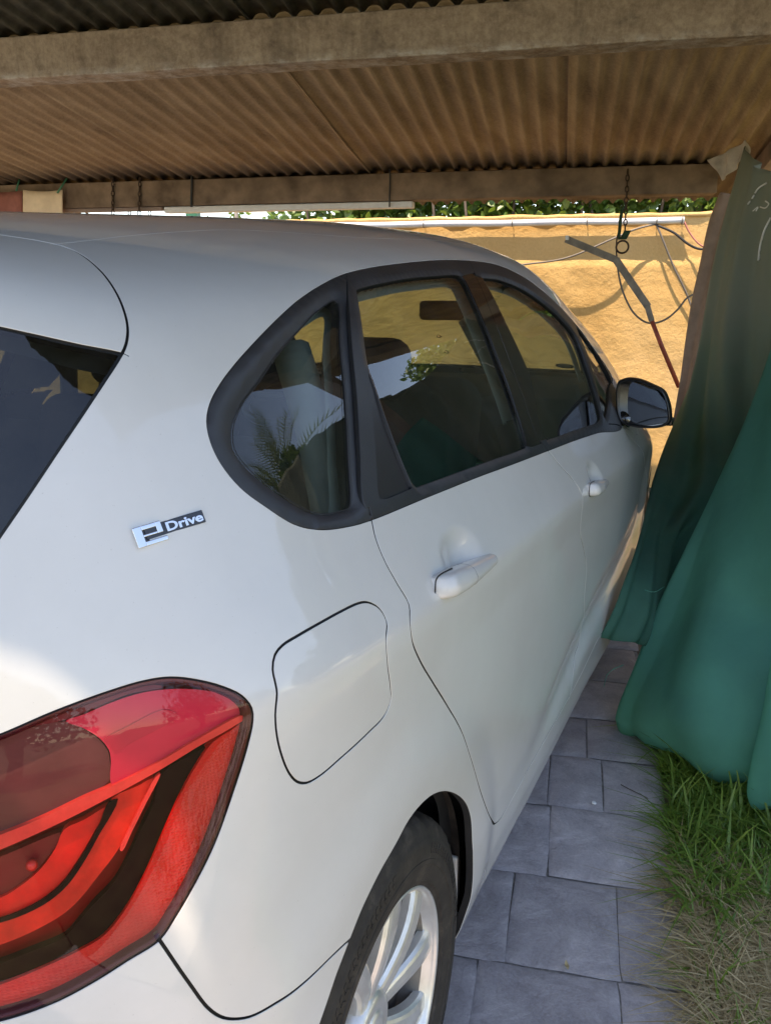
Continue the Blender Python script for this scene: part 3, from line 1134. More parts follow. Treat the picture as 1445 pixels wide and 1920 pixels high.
for (px, s, h, lab) in ((400, 16, 3.3, 'pale feathery tree far beyond the wall left of the climber'), (540, 13, 2.7, 'small airy shrub far beyond the wall')):
    p = at_s(px, 398, s)
    tree('distant_tree', (p[0], p[1], -.035), h, 1.0, 900, None, M['leaf'], lab, .12, .4, 'small trees beyond the wall')
# palm
pc = np.array([6.1, 7.9, -.035])
palm = tag(empty('palm_tree', pc), 'palm with stiff arching fronds rising beyond the wall', 'palm')
MB().tube(np.array([pc, pc + [.03, 0, 1.9], pc + [0, 0, 3.7]]), [.22, .18, .16], 12).build('trunk', M['bark'], palm, smooth=True)
for k in range(26):
    a = k * 2.4; el = rng.uniform(.25, 1.25)
    d = np.array([math.cos(a), math.sin(a), 0])
    pp = [pc + [0, 0, 3.7] + d * (1.9 * f * math.cos(el) * (1 + .2 * f)) + np.array([0, 0, 1.9 * (f * math.sin(el) - .45 * f * f * math.cos(el))]) for f in np.linspace(0, 1, 12)]
    fr = MB()
    fr.tube(np.array(pp), np.linspace(.014, .003, 12), 5)
    for i in range(2, 12):
        for sg in (-1, 1):
            sd2 = unit(np.cross(d, [0, 0, 1])) * sg
            for q_ in (0, .5):
                b0 = np.array(pp[i]) * (1 - q_) + np.array(pp[i - 1]) * q_
                tip = b0 + sd2 * .38 * math.sin(math.pi * (i / 13.)) + (np.array(pp[i]) - pp[i - 1]) * 1.4 + [0, 0, .06]
                w2 = (np.array(pp[i]) - pp[i - 1]) * .12
                fr.add([b0 - w2, b0 + w2, tip], [(0, 1, 2)])
    fr.build('frond', M['palm'], palm)
rebase(palm, pc)


# ------------------------------------------------------------------ green tarps along the right side
def sheet_from_rows(name, rows, mat, nu, nv, folds, parent=None, hem=0.0, thick=.0025):
    """rows: from top to bottom, each a list of 3-D points from the free edge to the far edge"""
    R_ = []
    for r in rows:
        c = catmull(np.array(r), .02)
        L_ = np.concatenate([[0], np.cumsum(np.linalg.norm(np.diff(c, axis=0), axis=1))]); L_ /= L_[-1]
        u = np.linspace(0, 1, nu)
        R_.append(np.stack([np.interp(u, L_, c[:, k]) for k in range(3)], 1))
    R_ = np.array(R_)
    G = []
    for i in range(nu):
        c = catmull(R_[:, i], .02)
        L_ = np.concatenate([[0], np.cumsum(np.linalg.norm(np.diff(c, axis=0), axis=1))]); L_ /= L_[-1]
        v = np.linspace(0, 1, nv)
        G.append(np.stack([np.interp(v, L_, c[:, k]) for k in range(3)], 1))
    G = np.array(G)                                   # nu x nv x 3
    U_, V_ = np.meshgrid(np.linspace(0, 1, nu), np.linspace(0, 1, nv), indexing='ij')
    N = unit(np.cross(np.gradient(G, axis=0), np.gradient(G, axis=1)))
    flip = np.sign(((CAM - G) * N).sum(-1)).mean()
    N = N * (1 if flip > 0 else -1)
    G = G + N * folds(U_, V_)[..., None]
    if hem:
        k = np.clip(1 - U_ / .07, 0, 1) ** 2 + np.clip((V_ - .95) / .05, 0, 1) ** 2
        G = G - N * (hem * k)[..., None]
    vs = G.reshape(-1, 3)
    fs = [(i * nv + j, (i + 1) * nv + j, (i + 1) * nv + j + 1, i * nv + j + 1) for i in range(nu - 1) for j in range(nv - 1)]
    o = mesh_obj(name, vs, fs, mat, parent)
    md = o.modifiers.new('thick', 'SOLIDIFY'); md.thickness = thick; md.offset = 0
    return o, G


def px3(l):
    return [at_s(*q_) for q_ in l]


rows = [px3([(1388, 268, 4.62), (1412, 296, 4.45), (1440, 318, 4.2), (1560, 330, 3.7)]),
        px3([(1366, 362, 4.66), (1395, 400, 4.4), (1450, 415, 4.1), (1580, 430, 3.6)]),
        px3([(1334, 500, 4.62), (1375, 520, 4.3), (1450, 530, 4.0), (1590, 560, 3.5)]),
        px3([(1310, 640, 4.52), (1350, 650, 4.2), (1450, 670, 3.9), (1590, 700, 3.4)]),
        px3([(1262, 775, 4.20), (1320, 790, 4.0), (1440, 810, 3.7), (1590, 840, 3.3)]),
        px3([(1228, 890, 3.55), (1300, 900, 3.6), (1420, 930, 3.4), (1590, 960, 3.1)]),
        px3([(1206, 1010, 2.98), (1290, 1020, 3.22), (1400, 1060, 3.1), (1590, 1080, 2.9)]),
        px3([(1180, 1100, 2.66), (1280, 1135, 2.92), (1400, 1170, 2.85), (1590, 1190, 2.75)]),
        px3([(1152, 1195, 2.52), (1270, 1230, 2.74), (1400, 1270, 2.68), (1590, 1290, 2.62)])]
rows = [r + [SP(2.75 if k < 5 else 2.4, .96, r[-1][2]), SP(2.25, 1.12, r[-1][2] - .02)] for k, r in enumerate(rows)]
folds1 = lambda U_, V_: (.022 * np.sin(U_ * 47 + 3 * V_) * (1 - U_ * .5) + .012 * np.sin(U_ * 93 - 5 * V_) + .02 * np.sin(5 * U_ + 7 * V_)) * np.clip(U_ * 20, 0, 1)
t1o = empty('faded_tarp', SP(4.4, .8, 0))
tag(t1o, 'faded grey green tarp hanging from the far post behind the bright one', 'tarp', 'tarps along the right side')
o, G1 = sheet_from_rows('cloth', rows, M['tarp_dark'], 230, 90, folds1, t1o, .03)


def mark(pts):
    """white paint on the tarp: thin strips laid on the cloth"""
    P = []
    flatG = G1.reshape(-1, 3)
    pr = project(flatG)
    for q_ in catmull(np.array([(x, y, 0) for x, y in pts], float), 3)[:, :2]:
        i = np.argmin(((pr - q_) ** 2).sum(1))
        d = np.linalg.norm(flatG[i] - CAM)
        P.append(at_d(q_[0], q_[1], d - .012))
    return np.array(P)


for pts, r in (([(1436, 343), (1420, 354), (1408, 374), (1400, 384)], .004), ([(1434, 377), (1440, 382), (1434, 390), (1424, 388)], .003), ([(1410, 396), (1420, 388), (1416, 396)], .0025),
               ([(1444, 408), (1432, 432), (1424, 462), (1421, 488)], .005)):
    MB().tube(mark(pts), r, 6).build('paint_mark', M['white_paint'], t1o, smooth=True)
rebase(t1o, SP(4.4, .8, 0))
rows = [px3([(1500, 470, 3.0), (1560, 480, 2.8), (1680, 500, 2.5)]),
        px3([(1442, 668, 3.0), (1500, 660, 2.75), (1660, 680, 2.45)]),
        px3([(1395, 792, 2.96), (1450, 790, 2.7), (1650, 820, 2.4)]),
        px3([(1330, 915, 2.90), (1400, 920, 2.65), (1620, 950, 2.35)]),
        px3([(1266, 1030, 2.82), (1350, 1040, 2.58), (1460, 1060, 2.45), (1620, 1080, 2.3)]),
        px3([(1216, 1130, 2.74), (1310, 1140, 2.52), (1450, 1160, 2.42), (1620, 1180, 2.3)]),
        px3([(1172, 1240, 2.66), (1280, 1250, 2.40), (1440, 1270, 2.30), (1620, 1290, 2.3)]),
        px3([(1136, 1325, 2.60), (1250, 1345, 2.34), (1420, 1370, 2.24), (1620, 1390, 2.28)]),
        px3([(1133, 1352, 2.56), (1240, 1378, 2.35), (1390, 1408, 2.25), (1620, 1428, 2.25)]),
        px3([(1145, 1384, 2.565), (1240, 1404, 2.37), (1390, 1430, 2.26), (1620, 1450, 2.26)]),
        px3([(1190, 1408, 2.60), (1255, 1418, 2.46), (1390, 1440, 2.36), (1620, 1470, 2.27)])]
folds2 = lambda U_, V_: (.034 * np.sin(U_ * 6.5 + 3.4 * V_ + .6 + .8 * np.sin(3 * V_)) * np.clip(V_ * 1.2, .3, 1) + (.004 + .010 * V_ * V_) * np.sin(U_ * 19 - 7 * V_ + 2 * np.sin(4 * V_ + 3 * U_)) + .014 * np.sin(3 * U_ + 6 * V_)) * np.clip(U_ * 8, 0, 1)
t2o = empty('green_tarp', SP(2.4, .5, 0))
tag(t2o, 'bright green woven tarp draped down to the grass in front of the faded one', 'tarp', 'tarps along the right side')
o, G2 = sheet_from_rows('cloth', rows, M['tarp'], 110, 110, folds2, t2o, .05)
# loose threads at the frayed edge
for a_, b_, c_ in (((1168, 1246), (1140, 1262), (1131, 1288)), ((1168, 1248), (1150, 1254), (1136, 1266)), ((1245, 1100), (1225, 1110), (1208, 1106)), ((1215, 1408), (1195, 1424), (1170, 1430))):
    MB().tube(catmull(np.array([at_s(*a_, 2.62), at_s(*b_, 2.60), at_s(*c_, 2.60)]), .01), .0012, 4).build('loose_thread', M['tarp'], t2o, smooth=True)
rebase(t2o, SP(2.4, .5, 0))
rows = [px3([(1440, 1240, 2.20), (1520, 1240, 2.1), (1640, 1240, 2.0)]), px3([(1425, 1340, 2.18), (1520, 1340, 2.06), (1640, 1340, 1.98)]),
        px3([(1405, 1430, 2.17), (1500, 1440, 2.04), (1640, 1440, 1.96)]), px3([(1398, 1490, 2.16), (1500, 1510, 2.03), (1640, 1520, 1.95)]), px3([(1412, 1518, 2.165), (1500, 1535, 2.035), (1640, 1545, 1.955)])]
t3o = empty('tarp_corner', SP(2.1, .6, 0))
tag(t3o, 'lowest green tarp corner lying on the grass nearest the camera', 'tarp', 'tarps along the right side')
o, _ = sheet_from_rows('cloth', rows, M['tarp'], 50, 40, lambda U_, V_: .015 * np.sin(U_ * 12 + V_), t3o, .03)
rebase(t3o, SP(2.1, .6, 0))
# brown canvas edge behind the tarps
rows = [px3([(1348, 362, 4.80), (1362, 362, 4.76), (1392, 366, 4.74)]), px3([(1328, 420, 4.80), (1345, 420, 4.76), (1372, 424, 4.72)]), px3([(1312, 500, 4.80), (1330, 500, 4.74), (1352, 505, 4.70)]),
        px3([(1299, 560, 4.78), (1316, 562, 4.72), (1338, 566, 4.68)]), px3([(1287, 640, 4.74), (1302, 642, 4.68), (1326, 646, 4.64)]), px3([(1278, 710, 4.68), (1290, 712, 4.62), (1310, 716, 4.58)]),
        px3([(1262, 800, 4.56), (1272, 802, 4.52), (1290, 806, 4.48)])]
o, _ = sheet_from_rows('canvas_edge', rows, M['canvas'], 30, 60, lambda U_, V_: .010 * np.sin(U_ * 9 + 2 * V_), None)
tag(o, 'narrow brown canvas strip hanging between the orange wall and the tarp', 'canvas')
# torn pale end of the tarp knotted at the post top
rows = [px3([(1325, 300, 4.85), (1360, 285, 4.75), (1400, 262, 4.6)]), px3([(1345, 318, 4.83), (1368, 305, 4.73), (1404, 276, 4.58)]), px3([(1350, 340, 4.82), (1372, 322, 4.72), (1398, 292, 4.58)])]
o, _ = sheet_from_rows('torn_cloth', rows, plain('pale_torn_cloth', (.42, .39, .34), .9, var=.3, scale=14), 24, 16, lambda U_, V_: .012 * np.sin(U_ * 14 + 4 * V_), None)
tag(o, 'pale torn cloth end knotted at the top of the tarp', 'cloth')

# small litter on the paving
def ground_pt(px, py, h=.003):
    p = at_z(px, py, h)
    return p


tw = MB().tube(catmull(np.array([ground_pt(1163, 1471), ground_pt(1180, 1480), ground_pt(1197, 1488), ground_pt(1214, 1497)]), .01), .0014, 5)
tag(tw.build('twig', M['bark'], smooth=True), 'thin dark twig lying on the paving near the grass', 'twig')
for (cx, cy, sz, rot, lab) in ((1254, 1612, .028, .4, 'curled dry leaf at the paving edge by the green grass'), (1251, 1702, .020, 1.3, 'pale narrow dry leaf on the paving beside the straw'), (1062, 1811, .011, 2.0, 'crumb of dry moss in a paving joint')):
    c = ground_pt(cx, cy, .004)
    vs, fs = [], []
    for i in range(7):
        f = i / 6
        w_ = sz * .42 * math.sin(math.pi * min(1, f * .96 + .04)) ** .8
        for j in (-1, 0, 1):
            x, y = (f - .5) * sz * 2, j * w_
            vs.append((c[0] + x * math.cos(rot) - y * math.sin(rot), c[1] + x * math.sin(rot) + y * math.cos(rot), c[2] + .35 * abs(j) * w_ + .010 * (f - .3) ** 2 + .002 * math.sin(7 * f)))
    for i in range(6):
        for j in (0, 1):
            a = i * 3 + j
            fs.append((a, a + 3, a + 4, a + 1))
    tag(mesh_obj('dry_leaf' if sz > .015 else 'moss_crumb', vs, fs, M['straw']), lab, 'leaf' if sz > .015 else 'moss')
pb = bmesh.new()
bmesh.ops.create_icosphere(pb, subdivisions=2, radius=.007)
for v in pb.verts: v.co = v.co * (1 + rng.uniform(-.18, .18)); v.co.z *= .5
me = bpy.data.meshes.new('pebble'); pb.to_mesh(me); pb.free()
o = link('pebble', me, M['white_pvc']); o.location = ground_pt(1113, 1505, .003)
tag(o, 'small white pebble on the blue grey paving', 'pebble')


# ------------------------------------------------------------------ the car body
# The body is one smooth closed surface F(x, y, z) = 0 (x right, y forward, z up, rear axle at y = 0).
def table(xs, ys, sm, lo=None, hi=None, n=2001):
    lo = xs[0] if lo is None else lo
    hi = xs[-1] if hi is None else hi
    X = np.linspace(lo, hi, n)
    Y = np.interp(X, xs, ys)
    k = max(1, int(sm / (hi - lo) * n))
    if k > 1:
        ker = np.hanning(2 * k + 1); ker /= ker.sum()
        # odd reflection keeps the end values and slopes
        Yp = np.concatenate([2 * Y[0] - Y[k:0:-1], Y, 2 * Y[-1] - Y[-2:-k - 2:-1]])
        Y = np.convolve(Yp, ker, 'valid')
    return X, Y


SECT = table([-1.2, -.74, -.70, -.62, -.50, -.35, -.20, -.08, -.012, .012, .13, .20, .30, .40, .50, .56, .62, .75],
             [.82, .848, .862, .877, .886, .889, .892, .8935, .899, .898, .838, .806, .762, .715, .664, .626, .58, .46], 0.016)
SECT_U = table([-1.2, -.74, -.70, -.62, -.50, -.35, -.20, -.08, -.012, .012, .13, .20, .30, .40, .50, .56, .62, .75],
               [.82, .848, .862, .877, .886, .889, .892, .8935, .899, .898, .838, .806, .762, .715, .664, .626, .58, .46], 0.06)
REARC = table([-.2, .20, .35, .50, .75, .95, 1.05, 1.20, 1.35, 1.42, 1.50, 1.8],
              [-.55, -.62, -.70, -.735, -.73, -.69, -.66, -.60, -.535, -.52, -.50, -.44], 0.06)
ROOFC = table([-2, -.8, -.3, .2, .7, 1.2, 1.6, 1.85, 2.05, 2.30, 2.62, 2.75, 3.0, 3.3, 3.45, 3.8],
              [1.355, 1.450, 1.489, 1.520, 1.553, 1.581, 1.590, 1.576, 1.508, 1.377, 1.135, 1.07, 1.01, .93, .86, .62], 0.10)
FRONTC = table([-.2, .2, .4, .6, .8, 1.2], [3.42, 3.48, 3.53, 3.52, 3.46, 3.30], 0.08)
HANDLES = [(0.250, 0.976), (1.345, 0.884)]


def crease_z(y):
    return 0.965 - 0.068 * y


def ellipse_bump(y, z, cy, cz, ry, rz, tilt=0.0):
    dy, dz = y - cy, z - cz
    c, s = math.cos(tilt), math.sin(tilt)
    a = (dy * c + dz * s) / ry
    b = (-dy * s + dz * c) / rz
    q = a * a + b * b
    return np.clip(1 - q, 0, 1) ** 2


def side_w(y, z):
    u = z - crease_z(y)
    # the crease is sharpest amidships and fades at the ends
    k = 0.35 + 0.65 * sst(-0.75, 0.15, y) * (1 - sst(1.3, 2.4, y))
    x = np.interp(u, *SECT) * k + np.interp(u, *SECT_U) * (1 - k)
    t_ = -(y + 0.10)
    r = .5 * (t_ + np.sqrt(t_ * t_ + .012)) - .5 * (-1.1 + math.sqrt(1.21 + .012)) * 0
    x = x - 0.36 * r ** 2.0 - 0.10 * (.5 * ((u - .1) + np.sqrt((u - .1) ** 2 + .006))) * r
    f = np.clip(y - 2.3, 0, None)
    x = x - 0.075 * f ** 2
    # plan bow of the whole side
    x = x - 0.003 * (y - 1.0) ** 2 * (y < 1.0) - 0.004 * np.clip(y - 1.0, 0, None) ** 2
    x = x + 0.020 * sst(1.3, 2.2, y)
    # lower swage that rises forwards over the rocker
    zs = 0.325 + 0.10 * (y - 0.6)
    amp = sst(0.55, 1.25, y) * (1 - sst(2.1, 2.4, y))
    x = x - 0.013 * amp * np.exp(-((z - zs - 0.045) / 0.05) ** 2) + 0.004 * amp * sst(0.03, -0.03, z - zs)
    # wheel arch flares
    for cy in (0.0, 2.67):
        d = np.sqrt((y - cy) ** 2 + (z - 0.335) ** 2)
        x = x + 0.012 * sst(0.50, 0.38, d) * sst(0.15, 0.4, z)
    # finger recesses behind the door handles
    for hy, hz in HANDLES:
        x = x - 0.015 * ellipse_bump(y, z, hy + 0.012, hz + 0.016, 0.092, 0.046, -0.10)
    return x


def rmax(a, b, r):
    m = np.maximum(a, b)
    u = np.maximum(a + r, 0); v = np.maximum(b + r, 0)
    return np.where(m > -r, np.minimum(-r, m) + np.sqrt(u * u + v * v), m) if np.isscalar(r) else np.minimum(-r, m) + np.sqrt(u * u + v * v)


def smax(a, b, k):
    return 0.5 * (a + b + np.sqrt((a - b) ** 2 + k * k))


def body_F(P):
    x, y, z = np.abs(P[..., 0]), P[..., 1], P[..., 2]
    side = x - side_w(y, z)
    roof = (z - (np.interp(y, *ROOFC) - 0.085 * (x / 0.6) ** 2 * sst(2.6, 2.0, y) - 0.05 * x ** 2 * sst(2.0, 2.6, y))) * (1 - 0.3 * sst(1.9, 2.1, y) * sst(2.75, 2.6, y))
    rear = (np.interp(z, *REARC) + 0.185 * (x / 0.62) ** 2.0) - y
    front = y - (np.interp(z, *FRONTC) - 0.26 * (x / 0.8) ** 2.6)
    bot = 0.205 - z
    F = smax(side, rear, 0.085)
    F = smax(F, front, 0.09)
    F = smax(F, roof, 0.075)
    F = rmax(F, bot, 0.012)
    return F


BC = np.array([0.0, 1.15, 0.72])


def radial(D):
    """point of the body surface in direction D from the body's middle"""
    D = unit(D)
    lo = np.full(D.shape[:-1], 0.25); hi = np.full(D.shape[:-1], 3.2)
    for _ in range(36):
        mid = 0.5 * (lo + hi)
        F = body_F(BC + D * mid[..., None])
        hi = np.where(F > 0, mid, hi); lo = np.where(F > 0, lo, mid)
    return BC + D * (0.5 * (lo + hi))[..., None]


def body_n(P):
    e = 0.0008
    g = np.stack([body_F(P + np.eye(3)[i] * e) - body_F(P - np.eye(3)[i] * e) for i in range(3)], -1)
    return unit(g)


def hit(px, py):
    """where the line of sight through a pixel of the photo meets the body"""
    d = ray(px, py)
    t = np.arange(0.3, 6.0, 0.004)
    F = body_F(CAM + d * t[:, None])
    i = np.argmax(F < 0)
    if F[i] >= 0:            # misses: nearest pass
        i = np.argmin(F)
        return radial(CAM + d * t[i] - BC)
    a, b = t[i - 1], t[i]
    for _ in range(30):
        m = (a + b) / 2
        if body_F(CAM + d * m) > 0: a = m
        else: b = m
    return CAM + d * a


def to_uv(P):
    d = unit(P - BC)
    return np.stack([d[..., 1], d[..., 2]], -1) / (1 + d[..., 0:1])


def from_uv(q):
    r2 = (q ** 2).sum(-1)
    return np.stack([(1 - r2) / (1 + r2), 2 * q[..., 0] / (1 + r2), 2 * q[..., 1] / (1 + r2)], -1)


def surf(*pts):
    """body points from rough 3-D positions"""
    return radial(np.array(pts, float) - BC)


class Line:
    def __init__(self, pts, width=0.003, closed=False, smooth=True):
        """pts: (px, py) photo points on the body, or (x, y, z)"""
        P = []
        for p in pts:
            P.append(hit(*p) if len(p) == 2 else surf(p)[0])
        P = np.array(P)
        if smooth:
            Q = catmull(P, 0.008, closed)
        else:
            Q = []
            for a, b in zip(P[:-1], P[1:]):
                m = max(1, int(np.linalg.norm(b - a) / 0.008))
                Q += [a + (b - a) * k / m for k in range(m)]
            Q = np.array(Q + [P[-1]])
        self.P = radial(Q - BC)
        self.w = width
        self.closed = closed


LINES = {}


def crop(o, sc, *p):
    return [(o[0] + x / sc, o[1] + y / sc) for x, y in p]


# window trim outline (outer edge of the black surround)
LINES['dlo'] = Line([(697, 975), (655, 987), (600, 993), (552, 983), (500, 951), (450, 913), (415, 870), (395, 828), (388, 790), (394, 757),
                     (412, 722), (440, 684), (480, 639), (520, 598), (560, 562), (600, 535), (645, 513), (700, 500), (760, 492), (820, 487),
                     (878, 488), (935, 497), (985, 521), (1022, 549), (1062, 588), (1100, 635), (1128, 678), (1150, 722), (1163, 765),
                     (1166, 800), (1120, 812), (1075, 827), (1028, 845), (960, 871), (900, 893), (800, 933)], 0.002, True)
# panes
LINES['quarter_pane'] = Line([(636, 560), (601, 578), (566, 615), (525, 662), (490, 714), (458, 758), (442, 804), (445, 839), (464, 868),
                              (502, 903), (543, 932), (583, 955), (613, 961), (642, 956), (662, 946), (660, 848), (653, 732), (644, 640)], 0.0015, True)
LINES['rear_door_pane'] = Line([(671, 541), (690, 534), (712, 529), (760, 520), (815, 515), (858, 514), (867, 518), (885, 550), (925, 646), (965, 756), (986, 824), (988, 836), (978, 843),
                                (930, 860), (850, 889), (795, 909), (783, 912), (775, 903), (752, 850), (726, 780), (704, 715), (694, 688), (682, 610), (672, 549)], 0.0015, True)
LINES['front_door_pane'] = Line([(907, 521), (920, 521), (936, 523), (980, 541), (1017, 566), (1053, 599), (1079, 632), (1101, 690), (1121, 756), (1126, 782), (1122, 791), (1110, 796),
                                 (1080, 806), (1034, 822), (1025, 823), (1020, 814), (1012, 790), (995, 708), (951, 609), (922, 550), (908, 527)], 0.0015, True)
LINES['a_pane'] = Line([(1080, 613), (1105, 643), (1127, 673), (1147, 706), (1143, 728), (1140, 763), (1133, 783), (1122, 738), (1102, 665)], 0.0015, True)
LINES['sail_panel'] = Line([(690, 690), (700, 715), (722, 785), (748, 855), (768, 905), (771, 914), (763, 919), (745, 927), (718, 936), (711, 934), (708, 924), (707, 905), (702, 830),
                            (695, 750), (690, 700)], 0.0015, True)
LINES['pillar_a_top'] = Line([(860, 519), (875, 514), (888, 511), (895, 509)], 0.0012)
LINES['pillar_a_low'] = Line([(984, 834), (995, 838), (1008, 834), (1016, 831)], 0.0012)
LINES['pillar_b_top'] = Line([(884, 512), (896, 517), (910, 523), (916, 527)], 0.0012)
LINES['pillar_b_low'] = Line([(1004, 825), (1014, 826), (1026, 822), (1034, 818)], 0.0012)
# door shut lines
LINES['shut_rear_upper'] = Line([(650, 510.5), (650, 520), (652, 560), (659, 650), (668, 745), (674, 850), (680, 942), (697, 973)], 0.0022)
LINES['shut_rear'] = Line([(690, 950), (697, 975), (705, 1010), (722, 1052), (745, 1094), (767, 1133), (769, 1165), (773, 1200), (786, 1235), (812, 1280),
                           (838, 1322), (865, 1370), (884, 1425), (903, 1490), (918, 1530), (927, 1545)], 0.0046)
LINES['shut_bottom'] = Line([(918, 1530), (927, 1545), (940, 1532), (965, 1488), (1000, 1424), (1030, 1371), (1060, 1318), (1090, 1262), (1128, 1187)]
                            + [(.86, 1.75, .285), (.86, 2.05, .285), (.86, 2.16, .31)], 0.0040)
LINES['shut_mid_upper'] = Line([(878, 487.5), (883, 498), (893, 520), (915, 570), (950, 660), (985, 755), (1008, 820), (1028, 846)], 0.0022)
LINES['shut_mid'] = Line([(1027, 845), (1031, 850), (1050, 873), (1078, 905), (1091, 928), (1090, 960), (1088, 1000), (1094, 1030), (1099, 1065), (1095, 1120),
                          (1087, 1190), (1076, 1235), (1072, 1280), (1066, 1312)], 0.0046)
LINES['shut_front'] = Line([(1140, 795), (1163, 800), (1185, 825), (1206, 853), (1211, 890), (1209, 930), (1211, 990), (1203, 1050), (1188, 1110)]
                           + [(.88, 2.20, .42), (.87, 2.16, .30)], 0.0046)
# fuel door
LINES['fuel_door'] = Line([(690, 1129), (672, 1131), (640, 1146), (600, 1168), (560, 1191), (530, 1210), (516, 1228), (512, 1255), (518, 1285), (520, 1300),
                           (517, 1340), (520, 1380), (530, 1420), (543, 1450), (558, 1466), (576, 1468), (600, 1455), (640, 1421), (690, 1375), (722, 1340),
                           (733, 1312), (732, 1285), (727, 1245), (724, 1200), (725, 1165), (712, 1141)], 0.0040, True)
# tail lamp
LINES['tail_lamp'] = Line([(0, 1378), (100, 1335), (200, 1298), (270, 1277), (320, 1270), (370, 1275), (420, 1288), (455, 1305), (473, 1328), (475, 1352),
                           (465, 1400), (440, 1480), (402, 1585), (362, 1665), (330, 1720), (300, 1763), (240, 1802), (180, 1840), (100, 1882), (0, 1916),
                           (-120, 1935), (-230, 1925), (-300, 1850), (-310, 1740), (-290, 1620), (-230, 1500), (-130, 1425)], 0.0028, True)
# bumper
LINES['bumper'] = Line([(292, 1752), (301, 1765), (322, 1796), (356, 1845), (390, 1890), (412, 1906), (431, 1911), (469, 1907), (520, 1880), (542, 1866),
                        (618, 1798), (656, 1762), (690, 1732), (725, 1700)], 0.0046)
LINES['bumper_centre'] = Line([(-226, 1921), (-330, 1960), (.30, -.6, .74), (0.0, -.62, .74), (-.08, -.62, .74)], 0.0035)
# tailgate
LINES['tailgate'] = Line([(-.08, -.40, 1.53), (0.0, -.40, 1.53), (.25, -.39, 1.53), (0, 440), (60, 449), (110, 459), (140, 470), (172, 491), (205, 526), (229, 570), (240, 612),
                          (237, 645), (224, 672), (190, 724), (150, 784), (100, 858), (50, 933), (0, 1006), (-60, 1094), (-130, 1195), (-190, 1290), (-220, 1400), (-226, 1480), (-229, 1508)], 0.0042)
LINES['rear_pane_top'] = Line([(243, 668), (232, 662), (150, 645), (60, 625), (0, 612), (-120, 588), (.0, -.53, 1.36), (-.08, -.53, 1.36)], 0.0025)
LINES['rear_pane_low'] = Line([(-10, 1024), (-60, 1040), (-180, 1060), (0.0, -.62, 1.02), (-.08, -.62, 1.02)], 0.0025)
# roof joint, windscreen, bonnet (mostly hidden)
LINES['roof_joint'] = Line([(96, 458), (108, 457), (156, 452), (242, 442), (346, 434), (440, 431), (.47, .75, 1.52), (.47, 1.2, 1.53), (.48, 1.6, 1.52), (.50, 1.86, 1.48), (.52, 1.92, 1.46)], 0.0022)
LINES['windscreen_top'] = Line([(-.08, 1.84, 1.52), (0, 1.84, 1.52), (.3, 1.84, 1.50), (.50, 1.87, 1.475), (.535, 1.90, 1.46)], 0.003)
LINES['windscreen_side'] = Line([(.49, 1.84, 1.48), (.52, 1.92, 1.46), (.57, 2.1, 1.36), (.63, 2.35, 1.2), (.68, 2.57, 1.07), (.68, 2.63, 1.05)], 0.003)
LINES['bonnet_rear'] = Line([(-.08, 2.72, 1.07), (0, 2.72, 1.07), (.35, 2.69, 1.06), (.66, 2.60, 1.05), (.74, 2.45, 1.0), (1195, 812), (1180, 806), (1163, 800), (1150, 795)], 0.003)
LINES['bonnet_side'] = Line([(.69, 2.57, 1.06), (.71, 2.65, 1.02), (.70, 2.9, .96), (.66, 3.15, .88), (.5, 3.42, .78), (.3, 3.5, .76), (0, 3.53, .76), (-.08, 3.53, .76)], 0.003)
LINES['front_bumper'] = Line([(.50, 3.25, .87), (.62, 3.27, .83), (.80, 3.15, .62), (.85, 3.08, .56), (.87, 3.0, .50), (.87, 2.95, .47)], 0.003)
ARCH_PX = [(886, 1580), (884, 1540), (878, 1515), (866, 1497), (850, 1487), (832, 1484), (812, 1490), (790, 1508), (765, 1540), (741, 1585), (715, 1630), (690, 1680),
           (672, 1720), (656, 1762), (630, 1830), (605, 1905), (585, 1960)]
_h = np.array([hit(*p) for p in ARCH_PX])[:, 1:]
_e0, _e1 = _h[0], _h[-1]
_yz = np.concatenate([[[_e0[0] + .050, .17], [_e0[0] + .046, .24], [_e0[0] + .036, .34]], _h, [[_e1[0] - .03, .40], [_e1[0] - .055, .30], [_e1[0] - .07, .17]]])
ARCH_POLY = {0.0: catmull(np.concatenate([_yz, np.zeros((len(_yz), 0))], 1), .01)}
_a = np.linspace(-0.5, math.pi + 0.5, 60)
ARCH_POLY[2.67] = np.stack([2.67 + .360 * np.cos(_a), .325 + .360 * np.sin(_a)], 1)


def surf_x(y, z):
    """the side of the body at (y, z), found along the x axis"""
    lo, hi = 0.4, 1.2
    for _ in range(40):
        m_ = (lo + hi) / 2
        if body_F(np.array([m_, y, z])) > 0: hi = m_
        else: lo = m_
    return lo


for cy, yz in ARCH_POLY.items():
    q = yz[yz[:, 1] > .165]
    q = np.stack([q[:, 0], np.maximum(q[:, 1], .212)], 1)
    LINES['arch_%d' % round(cy)] = Line([(surf_x(y, z), y, z) for y, z in q[::3]], 0.002)


def in_poly(x, y, poly):
    r = np.zeros(len(x), bool)
    for (ax, ay), (bx_, by_) in zip(poly, np.roll(poly, -1, 0)):
        r ^= ((ay > y) != (by_ > y)) & (x < (bx_ - ax) * (y - ay) / (by_ - ay + 1e-15) + ax)
    return r


